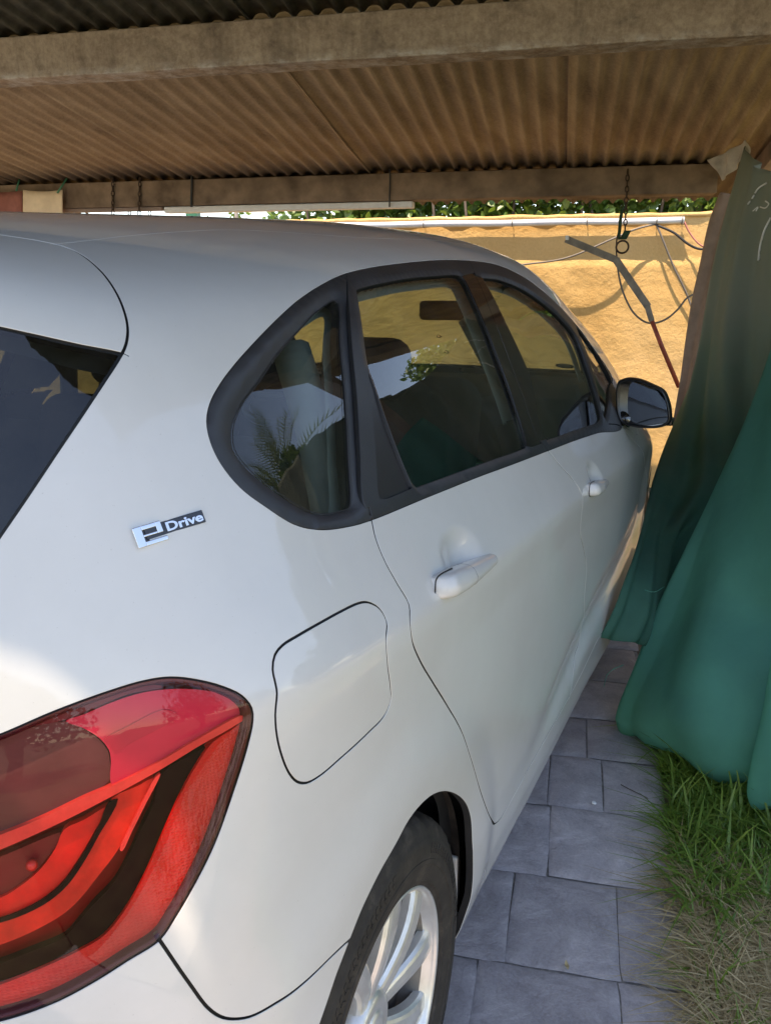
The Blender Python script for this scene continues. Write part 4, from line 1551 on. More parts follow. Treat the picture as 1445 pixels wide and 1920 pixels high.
# background points
du = 0.0105
g = np.arange(-1.02, 1.02, du)
U, V = np.meshgrid(g, g)
U[::2] += du / 2
Q = np.stack([U.ravel(), V.ravel()], 1)
Q = Q[(Q ** 2).sum(1) <= 1.012]
kd_pts, kd_hw = [], []
edges, verts2 = [], []
ribbon3d = []
for nm, L in LINES.items():
    P = L.P
    N = body_n(P)
    T = unit((np.roll(P, -1, 0) - np.roll(P, 1, 0)) if L.closed else np.gradient(P, axis=0))
    S = unit(np.cross(N, T))
    m = len(P)
    for sg in (-1, 1):
        o = len(verts2)
        pp = P + S * (sg * L.w / 2)
        verts2 += list(to_uv(pp))
        ribbon3d += list(pp)
        for i in range(m if L.closed else m - 1):
            edges.append((o + i, o + (i + 1) % m))
    for i in range(m if L.closed else m - 1):
        a, b = P[i], P[(i + 1) % m]
        for k in range(5):
            kd_pts.append(a + (b - a) * k / 5); kd_hw.append(L.w / 2)
kd = kdtree.KDTree(len(kd_pts))
for i, p in enumerate(kd_pts):
    kd.insert(Vector(p), i)
kd.balance()
# extra points where the surface turns quickly
extra = []
for y in np.arange(-0.5, 2.6, 0.02):
    for o in (-.026, -.018, -.011, -.004, .004, .011, .018, .026):
        extra.append((1.0, y + (0.005 if o > 0 else 0), crease_z(y) + o))
ex = np.array(extra)
ex[:, 0] = side_w(ex[:, 1], ex[:, 2])
hx = []
for hy, hz in HANDLES:
    for a in np.arange(-.10, .115, .007):
        for b in np.arange(-.06, .075, .007):
            hx.append((side_w(np.array(hy + a), np.array(hz + b)), hy + a, hz + b))
hx = np.array(hx)
lowx = []
for y in np.arange(.5, 2.2, .025):
    for z in np.arange(.22, .5, .02):
        lowx.append((side_w(np.array(y), np.array(z)), y, z))
lowx = np.array(lowx)
dl = to_uv(LINES['dlo'].P)
gx = np.arange(dl[:, 0].min(), dl[:, 0].max(), .0042)
gy = np.arange(dl[:, 1].min(), dl[:, 1].max(), .0042)
tq = np.array([(x + (.0021 if j % 2 else 0), y) for j, y in enumerate(gy) for x in gx])
tq = tq[in_poly(tq[:, 0], tq[:, 1], dl)]
for nm in ('quarter_pane', 'rear_door_pane', 'front_door_pane', 'a_pane'):
    tq = tq[~in_poly(tq[:, 0], tq[:, 1], to_uv(LINES[nm].P))]
trimx = radial(from_uv(tq))
Q3 = radial(from_uv(Q))
inrec = in_poly(Q[:, 0], Q[:, 1], dl)
for nm in ('quarter_pane', 'rear_door_pane', 'front_door_pane', 'a_pane'):
    inrec &= ~in_poly(Q[:, 0], Q[:, 1], to_uv(LINES[nm].P))
for hy, hz in HANDLES:
    inrec |= (np.abs(Q3[:, 1] - hy - .007) < .107) & (np.abs(Q3[:, 2] - hz) < .065) & (Q3[:, 0] > .5)
inrec |= (np.abs(Q3[:, 2] - crease_z(Q3[:, 1])) < .03) & (Q3[:, 0] > .5) & (Q3[:, 1] > -.5) & (Q3[:, 1] < 2.6)
Q3 = Q3[~inrec]
allp = np.concatenate([Q3, ex, hx, lowx, trimx])
keep = []
for p in allp:
    d = kd.find(Vector(p))
    keep.append(d[2] > kd_hw[d[1]] + 0.0040)
allp = allp[np.array(keep)]
allp = allp[allp[:, 0] > -0.01]
n0 = len(verts2)
V2 = np.concatenate([np.array(verts2), to_uv(allp)])
res = geometry.delaunay_2d_cdt([Vector(p) for p in V2], edges, [], 0, 1e-7)
UV = np.array([(p.x, p.y) for p in res[0]])
TRI = np.array([f for f in res[2] if len(f) == 3], int)
# consistent winding (anticlockwise in uv is outward: x axis towards the viewer)
a, b, c = UV[TRI[:, 0]], UV[TRI[:, 1]], UV[TRI[:, 2]]
ar = (b[:, 0] - a[:, 0]) * (c[:, 1] - a[:, 1]) - (b[:, 1] - a[:, 1]) * (c[:, 0] - a[:, 0])
TRI[ar < 0] = TRI[ar < 0][:, ::-1]
BP = radial(from_uv(UV))
BN = body_n(BP)
cen = BP[TRI].mean(1)
# clip at the middle plane: pull the outermost vertices onto x = 0
out = BP[:, 0] < 0.012
BP[out, 0] = 0.0
BN[out, 0] = 0.0
BN = unit(BN)
isgap = np.zeros(len(TRI), bool)
for i, p in enumerate(cen):
    d = kd.find(Vector(p))
    isgap[i] = d[2] < kd_hw[d[1]] * 1.01
bad = (cen[:, 0] < 0.004)
for cy in (0.0, 2.67):
    pg = np.concatenate([ARCH_POLY[cy], [[ARCH_POLY[cy][-1][0], 0], [ARCH_POLY[cy][0][0], 0]]])
    bad |= in_poly(cen[:, 1], cen[:, 2], pg) & (cen[:, 0] > .57) & (cen[:, 2] < .80)
floor_tri = ~bad & (BN[TRI].mean(1)[:, 2] < -.8) & (cen[:, 2] < .215)
bad |= floor_tri
# flood fill
par = np.arange(len(TRI))


def find(i):
    while par[i] != i:
        par[i] = par[par[i]]
        i = par[i]
    return i


wall_e = set()
for e, oe in zip(res[1], res[4]):
    if len(oe): wall_e.add((min(e), max(e)))
em = {}
for i, t in enumerate(TRI):
    if bad[i]: continue
    for k in range(3):
        e = tuple(sorted((t[k], t[(k + 1) % 3])))
        em.setdefault(e, []).append(i)
for e, fs in em.items():
    if len(fs) == 2 and isgap[fs[0]] == isgap[fs[1]] and (isgap[fs[0]] or tuple(int(q) for q in e) not in wall_e):
        ra, rb = find(fs[0]), find(fs[1])
        if ra != rb: par[ra] = rb
root_of = np.array([find(i) for i in range(len(TRI))])
ckd = kdtree.KDTree(len(TRI))
for i, p in enumerate(cen):
    if not bad[i] and not isgap[i]:
        ckd.insert(Vector(p), i)
ckd.balance()


def comp_at(*p):
    P = hit(*p) if len(p) == 2 else surf(p)[0]
    return root_of[ckd.find(Vector(P))[1]]


SEEDS = {
    'side_frame': (600, 1100), 'rear_door': (870, 1250), 'front_door': (1140, 1000), 'fuel_door': (620, 1300), 'tail_lamp': (300, 1450),
    'bumper': (300, 1880), 'tailgate': (-250, 1200) if False else (0.3, -.62, .9), 'spoiler': (100, 560), 'rear_pane': (60, 800), 'roof': (0.1, 1.0, 1.55),
    'windscreen': (0.1, 2.2, 1.35), 'bonnet': (0.2, 3.0, 1.0), 'front_fender': (.86, 2.66, .80), 'front_bumper': (.3, 3.5, .5),
    'quarter_pane': (570, 800), 'rear_door_pane': (820, 750), 'front_door_pane': (1050, 720),
    'sail_panel': (725, 860), 'pillar_a': (939, 655), 'pillar_b': (958, 655),
    'quarter_trim': (415, 790), 'rear_door_trim': (900, 883), 'front_door_trim': (1060, 823), 'a_pane': (1130, 715),
}
comp = {}
for k, s in SEEDS.items():
    comp[k] = comp_at(*s)
_names = {}
for k, c in comp.items():
    _names.setdefault(c, []).append(k)
for c, k in _names.items():
    if len(k) > 1: print('SHARED PANEL', k)
sizes = {}
for i in range(len(TRI)):
    if not bad[i] and not isgap[i]:
        sizes[root_of[i]] = sizes.get(root_of[i], 0) + 1
for c, nn in sorted(sizes.items(), key=lambda x: -x[1]):
    if c not in _names:           # slivers left between crossing lines belong to the side frame
        if nn < 40: isgap[root_of == c] = True
        else:
            print('UNNAMED PANEL', nn, cen[root_of == c].mean(0).round(2), project(cen[root_of == c].mean(0))[0].round(0))
            root_of[root_of == c] = comp['front_door_trim' if cen[root_of == c].mean(0)[1] > 1.6 else 'side_frame']
def mat_tyre():
    m = NT('tyre_rubber')
    v = m.coords()
    n1 = m.noise(v, 22, 9.0, 0.75)
    m.base(m.ramp(n1, [(0.3, (0.020, 0.017, 0.015)), (0.55, (0.040, 0.034, 0.028)), (0.75, (0.105, 0.086, 0.066))]))
    m.set(Roughness=0.72)
    m.b.inputs['Specular IOR Level'].default_value = 0.35
    m.bump(m.noise(v, 160, 4.0), 0.2, 0.002)
    return m.m


def mat_alloy():
    m = NT('painted_silver_alloy')
    v = m.coords()
    n1 = m.noise(v, 18, 6.0, 0.65)
    m.base(m.ramp(n1, [(0.3, (0.62, 0.60, 0.55)), (0.7, (0.78, 0.77, 0.73))]))
    m.set(Roughness=0.30, Metallic=0.5)
    m.b.inputs['Coat Weight'].default_value = 0.6
    m.b.inputs['Coat Roughness'].default_value = 0.08
    return m.m


def mat_lens():
    m = NT('red_lamp_lens')
    m.t.nodes.remove(m.b)
    tr = m.n('ShaderNodeBsdfTransparent')
    tr.inputs[0].default_value = (1.0, 0.70, 0.68, 1)
    gl = m.n('ShaderNodeBsdfGlossy')
    gl.inputs['Roughness'].default_value = 0.012
    fr = m.fresnel(1.40)
    mx = m.n('ShaderNodeMixShader')
    m.l(fr.outputs[0], mx.inputs[0]); m.l(tr.outputs[0], mx.inputs[1]); m.l(gl.outputs[0], mx.inputs[2])
    m.l(mx.outputs[0], m.out.inputs[0])
    return m.m


def mat_lamp(name, col, rough=.35, metal=0.0, grid=0.0, streak=0.0, var=.15):
    m = NT(name)
    v = m.coords()
    n1 = m.noise(m.coords('Object', (1, 1, 1)), 28 if not streak else 60, 5.0, .6, streak)
    m.base(m.ramp(n1, [(0.3, tuple(c * (1 - var) for c in col)), (0.7, tuple(min(1, c * (1 + var)) for c in col))]))
    m.set(Roughness=rough, Metallic=metal)
    if grid:
        w1 = m.n('ShaderNodeTexWave', bands_direction='Z')
        w1.inputs['Scale'].default_value = 95
        w2 = m.n('ShaderNodeTexWave', bands_direction='Y')
        w2.inputs['Scale'].default_value = 95
        m.l(v, w1.inputs['Vector']); m.l(v, w2.inputs['Vector'])
        m.bump(m.math('MULTIPLY', w1.outputs['Fac'], w2.outputs['Fac']), .35, .0012)
    return m.m


M['tyre'] = mat_tyre()
M['alloy'] = mat_alloy()
M['disc'] = plain('brake_iron', (0.10, 0.09, 0.085), .5, .6, var=.3)
M['liner'] = plain('dusty_arch_liner', (0.045, 0.036, 0.029), .95, var=.5, scale=24, bump=.4, bscale=120)
M['lens'] = mat_lens()
M['lamp_red_dark'] = mat_lamp('lamp_deep_red', (.36, .008, .008))
M['lamp_rim'] = mat_lamp('lamp_rim_maroon', (.045, .008, .012), .2)
M['lamp_pink'] = mat_lamp('lamp_satin_pink', (.58, .028, .085), .38, .0, var=.06)
M['lamp_brown'] = mat_lamp('lamp_dull_brown', (.11, .045, .048), .3)
M['lamp_dark'] = mat_lamp('lamp_dark_red', (.14, .008, .016), .3)
M['lamp_guide'] = mat_lamp('lamp_light_guide', (.70, .075, .065), .25, var=.2)
M['lamp_honey'] = mat_lamp('lamp_honeycomb_red', (.50, .008, .010), .3, .0, grid=420)
M['lamp_black'] = mat_lamp('lamp_black', (.008, .002, .003), .25)
M['lamp_black'].node_tree.nodes['Principled BSDF'].inputs['Specular IOR Level'].default_value = .08
M['lamp_black'].node_tree.nodes['Principled BSDF'].inputs['Roughness'].default_value = .5
M['lamp_tube'] = mat_lamp('lamp_red_tube', (.62, .028, .016), .3, .0, var=.3)
M['lamp_bright'] = mat_lamp('lamp_bright_red', (.66, .018, .016), .3, .0, var=.25)
M['badge_dark'] = plain('badge_dark_grey', (.035, .04, .05), .25)
M['chrome'] = plain('satin_chrome', (.78, .78, .78), .12, 1.0, var=.03)
M['seam'] = plain('grey_seam', (.30, .30, .29), .6)
M['mirror_shell'] = plain('black_mirror_shell', (.013, .013, .014), .28, var=.2)
M['mirror'] = plain('mirror_silver', (.85, .87, .86), .015, 1.0, var=.01)
M['seat'] = plain('charcoal_seat_cloth', (.045, .046, .048), .9, var=.15, scale=60, bump=.3, bscale=500)

M['sail'] = plain('dark_brown_sail_panel', (.020, .017, .017), .35, var=.15)
M['sticker'] = plain('dark_sticker', (.05, .06, .05), .5)
M['barrel'] = plain('dusted_shaded_barrel', (.20, .18, .155), .6, .3, var=.35, scale=14)  # colour darkened for brake dust and for the shade inside the rim
M['lamp_pocket'] = mat_lamp('lamp_pocket_pink', (.50, .020, .07), .3, var=.06)


# ------------------------------------------------------------------ car: panels cut from the body surface
car = tag(empty('car', (0, 0, 0)), 'white five door family car parked under the carport, nose towards the orange wall', 'car')


def tri_of(*keys):
    m_ = np.zeros(len(TRI), bool)
    for k in keys:
        m_ |= (root_of == comp[k])
    return TRI[m_ & ~bad & ~isgap]


def boundary(tri):
    cnt = {}
    for t in tri:
        for k in range(3):
            a, b = int(t[k]), int(t[(k + 1) % 3])
            cnt.setdefault((min(a, b), max(a, b)), []).append((a, b))
    return [v[0] for v in cnt.values() if len(v) == 1]


def panel_geo(tri, off=None, flange=0.014, lip=0.0009):
    ids, inv = np.unique(tri, return_inverse=True)
    P = BP[ids].copy(); N = BN[ids].copy()
    f = inv.reshape(-1, 3)
    if off is not None:
        P = P + N * off[ids][:, None]
        # normals from the offset shape
        fn = np.cross(P[f[:, 1]] - P[f[:, 0]], P[f[:, 2]] - P[f[:, 0]])
        N2 = np.zeros_like(P)
        for k in range(3): np.add.at(N2, f[:, k], fn)
        N = unit(N2)
    V = list(P); NN = list(N); F = [tuple(t) for t in f]
    if flange:
        be = boundary(f)
        T = {}
        for a, b in be:
            if P[a][0] < .004 and P[b][0] < .004: continue
            e = unit(P[b] - P[a])
            t = np.cross(e, (N[a] + N[b]) / 2)
            for i in (a, b): T.setdefault(i, np.zeros(3)); T[i] = T[i] + t
        idx = {}
        for i, t in T.items():
            t = unit(t)
            idx[i] = len(V)
            V.append(P[i] - N[i] * lip * .35 + t * lip * .5); NN.append(unit(N[i] + .9 * t))
            V.append(P[i] - N[i] * lip * 1.2 + t * lip * .65); NN.append(unit(.25 * N[i] + t))
            V.append(P[i] - N[i] * flange + t * lip * .65); NN.append(t)
        deep = []
        for a, b in be:
            if a in idx and b in idx and not (P[a][0] < .004 and P[b][0] < .004):
                ia, ib = idx[a], idx[b]
                F += [(b, a, ia, ib), (ib, ia, ia + 1, ib + 1)]
                deep.append((ib + 1, ia + 1, ia + 2, ib + 2))
        nb_top = len(F)
        F += deep
    else:
        nb_top = len(F)
    return np.array(V), F, np.array(NN), nb_top


def mirror(V, F, N):
    s = np.array([-1, 1, 1])
    return V * s, [tuple(f[::-1]) for f in F], N * s


def panel(name, keys, mat, parent, centre=False, left=False, **kw):
    tri = tri_of(*([keys] if isinstance(keys, str) else keys))
    V, F, N, top = panel_geo(tri, **kw)
    dk = np.zeros(len(F), int); dk[top:] = 1
    if centre:
        V2, F2, N2 = mirror(V, F, N)
        n = len(V)
        V = np.concatenate([V, V2]); N = np.concatenate([N, N2]); F = list(F) + [tuple(i + n for i in f) for f in F2]
        dk = np.concatenate([dk, dk])
    elif left:
        V, F, N = mirror(V, F, N)
    o = mesh_obj(name, V, F, mat, parent, N)
    if dk.any():             # the deep part of every panel edge is blackened to carry gap shade
        o.data.materials.append(M['rubber_gap_shade'])
        o.data.polygons.foreach_set('material_index', dk.tolist())
    return o


# the black window surround stands a little proud outside and slopes in to the panes
def poly_dist(P, *names):
    k = kdtree.KDTree(sum(len(LINES[n].P) for n in names)); i = 0
    for n in names:
        for p in LINES[n].P: k.insert(Vector(p), i); i += 1
    k.balance()
    return np.array([k.find(Vector(p))[2] for p in P])


trim_ids = np.unique(tri_of('quarter_trim', 'rear_door_trim', 'front_door_trim'))
d_o = poly_dist(BP[trim_ids], 'dlo')
d_p = poly_dist(BP[trim_ids], 'quarter_pane', 'rear_door_pane', 'front_door_pane', 'a_pane')
tt = d_o / np.maximum(d_o + d_p, 1e-6)
trim_off = np.zeros(len(BP))
trim_off[trim_ids] = -.001 + .003 * sst(0, .12, tt) - .0085 * sst(.25, 1.0, tt) - .0022 * np.exp(-((tt - .20) / .045) ** 2)
door_t = np.unique(tri_of('rear_door_trim', 'front_door_trim'))
trim_off[door_t] = -.001 + .002 * sst(0, .0035, d_o[np.searchsorted(trim_ids, door_t)]) - .004 * sst(.012, .003, d_p[np.searchsorted(trim_ids, door_t)])
PILLAR_OFF = np.full(len(BP), -.0012)
PANE_OFF = np.full(len(BP), -.0085)

for side in (False, True):
    kw = dict(left=side)
    panel('side_frame', 'side_frame', M['paint'], car, **kw)
    panel('fuel_door', 'fuel_door', M['paint'], car, **kw) if not side else panel('fender_cover', 'fuel_door', M['paint'], car, **kw)
    panel('front_fender', 'front_fender', M['paint'], car, **kw)
    qt = panel('quarter_window_trim', 'quarter_trim', M['black_trim'], car, off=trim_off, flange=.02, **kw)
    panel('window_pane', 'quarter_pane', M['glass'], qt, off=PANE_OFF, flange=0, **kw)
    for dn in ('rear_door', 'front_door'):
        d = panel('door', dn, M['paint'], car, **kw)
        if not side: d['label'] = 'rear side door with a pull handle' if dn == 'rear_door' else 'front side door beside the mirror, half in the shade of the tarp'
        panel('window_trim', dn + '_trim', M['black_trim'], d, off=trim_off, flange=.02, **kw)
        panel('window_pane', dn + '_pane', M['glass'], d, off=PANE_OFF, flange=0, **kw)
        panel('pillar_cover', 'pillar_a' if dn == 'rear_door' else 'pillar_b', M['gloss_black'], d, off=PILLAR_OFF, flange=.006, **kw)
        if dn == 'rear_door': panel('sail_panel', 'sail_panel', M['sail'], d, off=np.full(len(BP), -.004), flange=.006, **kw)
        if dn == 'rear_door': door_r = d if not side else door_r
        else:
            panel('corner_pane', 'a_pane', M['glass'], d, off=PANE_OFF, flange=0, **kw)
            door_f = d if not side else door_f
panel('roof_panel', 'roof', M['paint'], car, centre=True)
panel('bonnet', 'bonnet', M['paint'], car, centre=True)
panel('windscreen', 'windscreen', M['glass'], car, centre=True, flange=.006)
tailgate = panel('tailgate', 'tailgate', M['paint'], car, centre=True)
panel('roof_spoiler', 'spoiler', M['paint'], tailgate, centre=True)
panel('rear_window', 'rear_pane', M['dark_glass'], tailgate, centre=True, off=np.full(len(BP), -.004), flange=.01)
panel('rear_bumper', 'bumper', M['paint'], car, centre=True)
panel('front_bumper', 'front_bumper', M['paint'], car, centre=True)

# black seal at the bottom of every shut line
gt = TRI[isgap & ~bad]
ids, inv = np.unique(gt, return_inverse=True)
V = BP[ids] - BN[ids] * .0045
f = inv.reshape(-1, 3)
N = BN[ids]
V2, F2, N2 = mirror(V, [tuple(t) for t in f], N)
mesh_obj('shut_line_seal', np.concatenate([V, V2]), [tuple(t) for t in f] + [tuple(i + len(V) for i in t) for t in F2], M['rubber_gap_shade'], car, np.concatenate([N, N2]))

# underbody and cabin lining
def inner(name, tri, depth, mat, parent):
    ids, inv = np.unique(tri, return_inverse=True)
    V = BP[ids] - BN[ids] * depth
    f = [tuple(t[::-1]) for t in inv.reshape(-1, 3)]
    N = -BN[ids]
    V2, F2, N2 = mirror(V, f, N)
    return mesh_obj(name, np.concatenate([V, V2]), list(f) + [tuple(i + len(V) for i in t) for t in F2], mat, parent, np.concatenate([N, N2]))


nb = ~bad & ~isgap
not_glass = ~np.isin(root_of, [comp[k] for k in ('quarter_pane', 'rear_door_pane', 'front_door_pane', 'a_pane', 'windscreen', 'rear_pane')])
up = cen[:, 2] > 1.12
inner('headlining', TRI[(nb | isgap) & ~bad & not_glass & up & (np.abs(cen[:, 1]) < 2.3)], .040, M['lining'], car)
inner('door_lining', TRI[(nb | isgap) & ~bad & not_glass & ~up & (cen[:, 2] > .30) & (cen[:, 1] > -.75) & (cen[:, 1] < 2.75)], .060, M['cabin_dark'], car)
if floor_tri.any():
    inner('underbody', TRI[floor_tri], -.0005, M['rubber_gap_shade'], car)

# wheel arch liners
for sx in (1, -1):
    for cy in (0.0, 2.67):
        mb = MB()
        pr = [(.885, .372), (.80, .376), (.62, .376), (.60, .30), (.60, .05)]
        n = 28
        for i in range(n + 1):
            a = -.14 + (math.pi + .28) * i / n
            for x, r in pr: mb.v.append((sx * (min(x, .845 - .03 * (math.cos(a) < .3) * (cy < 1))), cy + r * math.cos(a), .325 + r * math.sin(a)))
        for i in range(n):
            for k in range(len(pr) - 1):
                q = (i * 5 + k, i * 5 + k + 1, i * 5 + 6 + k, i * 5 + 5 + k)
                mb.f.append(q if sx > 0 else q[::-1])
        mb.build('arch_liner', M['liner'], car, smooth=True)
# closed end of the sill at the arch, with a plug hole
p0 = np.array([surf_x(.36, .40), .352, .40])
sl = MB()
sl.box((p0[0] - .058, .340, .338), (.020, .005, .058))
s_ = sl.build('sill_end', M['paint'], car, bevel=.004)
MB().tube(np.array([(p0[0] - .050, .3365, .345), (p0[0] - .050, .333, .345)]), .009, 12).build('plug', M['rubber_gap_shade'], s_, smooth=True)


# ------------------------------------------------------------------ wheels
def build_wheel():
    root = []
    RO, RR, Wd = .322, .214, .205
    n = 144
    # profile from the inner bead over the tread to the outer bead: (x, r); x is outward
    prof = [(-.085, RR - .002), (-.098, .235), (-.104, .262), (-.101, .290), (-.090, .311), (-.078, .318),
            (-.056, .3215), (-.053, .314), (-.047, .314), (-.044, .322), (-.016, .3225), (-.013, .315), (-.007, .315), (-.004, .3225),
            (.026, .3225), (.029, .315), (.035, .315), (.038, .322), (.066, .3195), (.080, .3165), (.090, .310), (.0965, .298), (.1005, .288), (.1015, .287), (.1030, .275), (.1045, .262), (.1045, .258), (.1055, .2575), (.1055, .250),
            (.1035, .249), (.1015, .238), (.0985, .2285), (.0985, .2240), (.0955, .2225), (.093, RR + .001)]
    vs, fs = [], []
    m_ = len(prof)
    for i in range(n):
        a = 2 * math.pi * i / n
        g_ = i % 3 == 0
        for k, (x, r) in enumerate(prof):
            rr = r
            if g_ and 5 <= k <= 21 and k not in (7, 8, 11, 12, 15, 16): rr -= .0055 if k < 20 else .004
            aa = a + (.020 * (x / .1) if k < 21 else .02)
            vs.append((x, rr * math.cos(aa), rr * math.sin(aa)))
    for i in range(n):
        j = (i + 1) % n
        for k in range(m_ - 1):
            fs.append((i * m_ + k, i * m_ + k + 1, j * m_ + k + 1, j * m_ + k))
    nb_ = 120
    for q_ in range(nb_):
        a = 2 * math.pi * q_ / nb_
        if (q_ // 10) % 3 == 2: continue
        for r0, r1, sk in ((.266, .273, .010), (.2745, .2815, -.010)):
            o = len(vs)
            for dx in (0, .0024):
                for rr, sg in ((r0, -1), (r0, 1), (r1, 1), (r1, -1)):
                    aa = a + sg * .0125 + (sk if rr == r1 else 0)
                    xb = .1048 - max(0, rr - .262) * .16
                    vs.append((xb - .001 + dx, rr * math.cos(aa), rr * math.sin(aa)))
            fs += [(o + 4, o + 5, o + 6, o + 7), (o, o + 1, o + 5, o + 4), (o + 1, o + 2, o + 6, o + 5), (o + 2, o + 3, o + 7, o + 6), (o + 3, o, o + 4, o + 7)]
    tyre = make_mesh('tyre', vs, fs)
    tyre.set_sharp_from_angle(angle=.7)
    # rim: barrel + lip
    prof = [(-.085, .200), (-.07, .190), (.02, .186), (.055, .190), (.072, .198), (.080, .2055), (.0875, .2075), (.0925, .2095), (.0945, .2120), (.0935, .2150), (.088, .2165), (.080, .2150)]
    vs, fs = [], []
    m_ = len(prof); n = 96
    for i in range(n):
        a = 2 * math.pi * i / n
        for x, r in prof: vs.append((x, r * math.cos(a), r * math.sin(a)))
    for i in range(n):
        j = (i + 1) % n
        for k in range(m_ - 1): fs.append((i * m_ + k, i * m_ + k + 1, j * m_ + k + 1, j * m_ + k))
    rim = make_mesh('rim', vs, fs)
    rim.polygons.foreach_set('material_index', [1 if k % (m_ - 1) < 4 else 0 for k in range(len(rim.polygons))])
    # a pair of spokes; five pairs
    def spoke(a0, a1):
        V, F = [], []
        m2 = 11
        for i in range(m2):
            f = i / (m2 - 1)
            r = .050 + (.2085 - .050) * f
            a = a0 + (a1 - a0) * f ** .85
            hw = (.0155 + .009 * f ** 1.6) / r
            xt = .062 + .020 * math.sin(math.pi * min(1, f * .62)) + .006 * f - .004 * f ** 4
            th = .030 - .010 * f
            for da, dx in ((-1, -th), (-1.0, -.004), (-.72, 0), (-.1, .0015), (.55, -.0005), (.80, -.003), (1.0, -.009), (1, -th)):
                aa = a + hw * da
                V.append((xt + dx, r * math.cos(aa), r * math.sin(aa)))
        for i in range(m2 - 1):
            for k in range(8):
                F.append((i * 8 + k, i * 8 + 8 + k, i * 8 + 8 + (k + 1) % 8, i * 8 + (k + 1) % 8))
        return V, F
    sm = []
    for k in range(5):
        a = 2 * math.pi * k / 5 + WHEEL_A
        for sg in (-1, 1):
            V, F = spoke(a + sg * .16, a + sg * .36)
            me_ = make_mesh('spoke', V, F)
            me_.set_sharp_from_angle(angle=.22)
            sm.append(me_)
    hub = []
    prof = [(.03, .066), (.060, .064), (.070, .056), (.0735, .046), (.070, .036), (.071, .0345), (.0735, .033), (.0755, .02), (.076, 0.0005)]
    vs, fs = [], []
    for i in range(40):
        a = 2 * math.pi * i / 40
        for x, r in prof: vs.append((x, r * math.cos(a), r * math.sin(a)))
    for i in range(40):
        j = (i + 1) % 40
        for k in range(len(prof) - 1): fs.append((i * 9 + k, i * 9 + k + 1, j * 9 + k + 1, j * 9 + k))
    hub = make_mesh('hub', vs, fs)
    vs, fs = [], []
    prof = [(-.02, .03), (.020, .05), (.044, .13), (.046, .150), (.040, .1875)]
    for i in range(48):
        a = 2 * math.pi * i / 48
        for x, r in prof: vs.append((x, r * math.cos(a), r * math.sin(a)))
    for i in range(48):
        j = (i + 1) % 48
        for k in range(4): fs.append((i * 5 + k, i * 5 + k + 1, j * 5 + k + 1, j * 5 + k))
    disc = make_mesh('brake_disc', vs, fs)
    return tyre, rim, sm, hub, disc


WHEEL_A = 1.62
tyre, rim, spokes, hub, disc = build_wheel()
tyre.materials.append(M['tyre']); rim.materials.append(M['alloy']); rim.materials.append(M['barrel']); hub.materials.append(M['alloy']); disc.materials.append(M['disc'])
for s_ in spokes: s_.materials.append(M['alloy'])
for sx in (1, -1):
    for cy in (0.0, 2.67):
        wh = link('wheel', tyre.copy(), None, car)
        wh.data.name = 'wheel'
        wh.location = (sx * .767, cy, .322)
        if sx < 0: wh.rotation_euler = (0, 0, math.pi)
        r_ = link('rim', rim, None, wh)
        link('hub', hub, None, wh); link('brake_disc', disc, None, wh)
        for s_ in spokes: link('spoke', s_, None, wh)


# ------------------------------------------------------------------ door handles
def frame_at(y, z):
    x = float(side_w(np.array(y), np.array(z)))
    e = .06
    ty = unit(np.array([float(side_w(np.array(y + e), np.array(z)) - side_w(np.array(y - e), np.array(z))), 2 * e, 0]))
    n = unit(np.cross(ty, [0, 0, 1]))
    return np.array([x, y, z]), ty, np.cross(n, ty), n


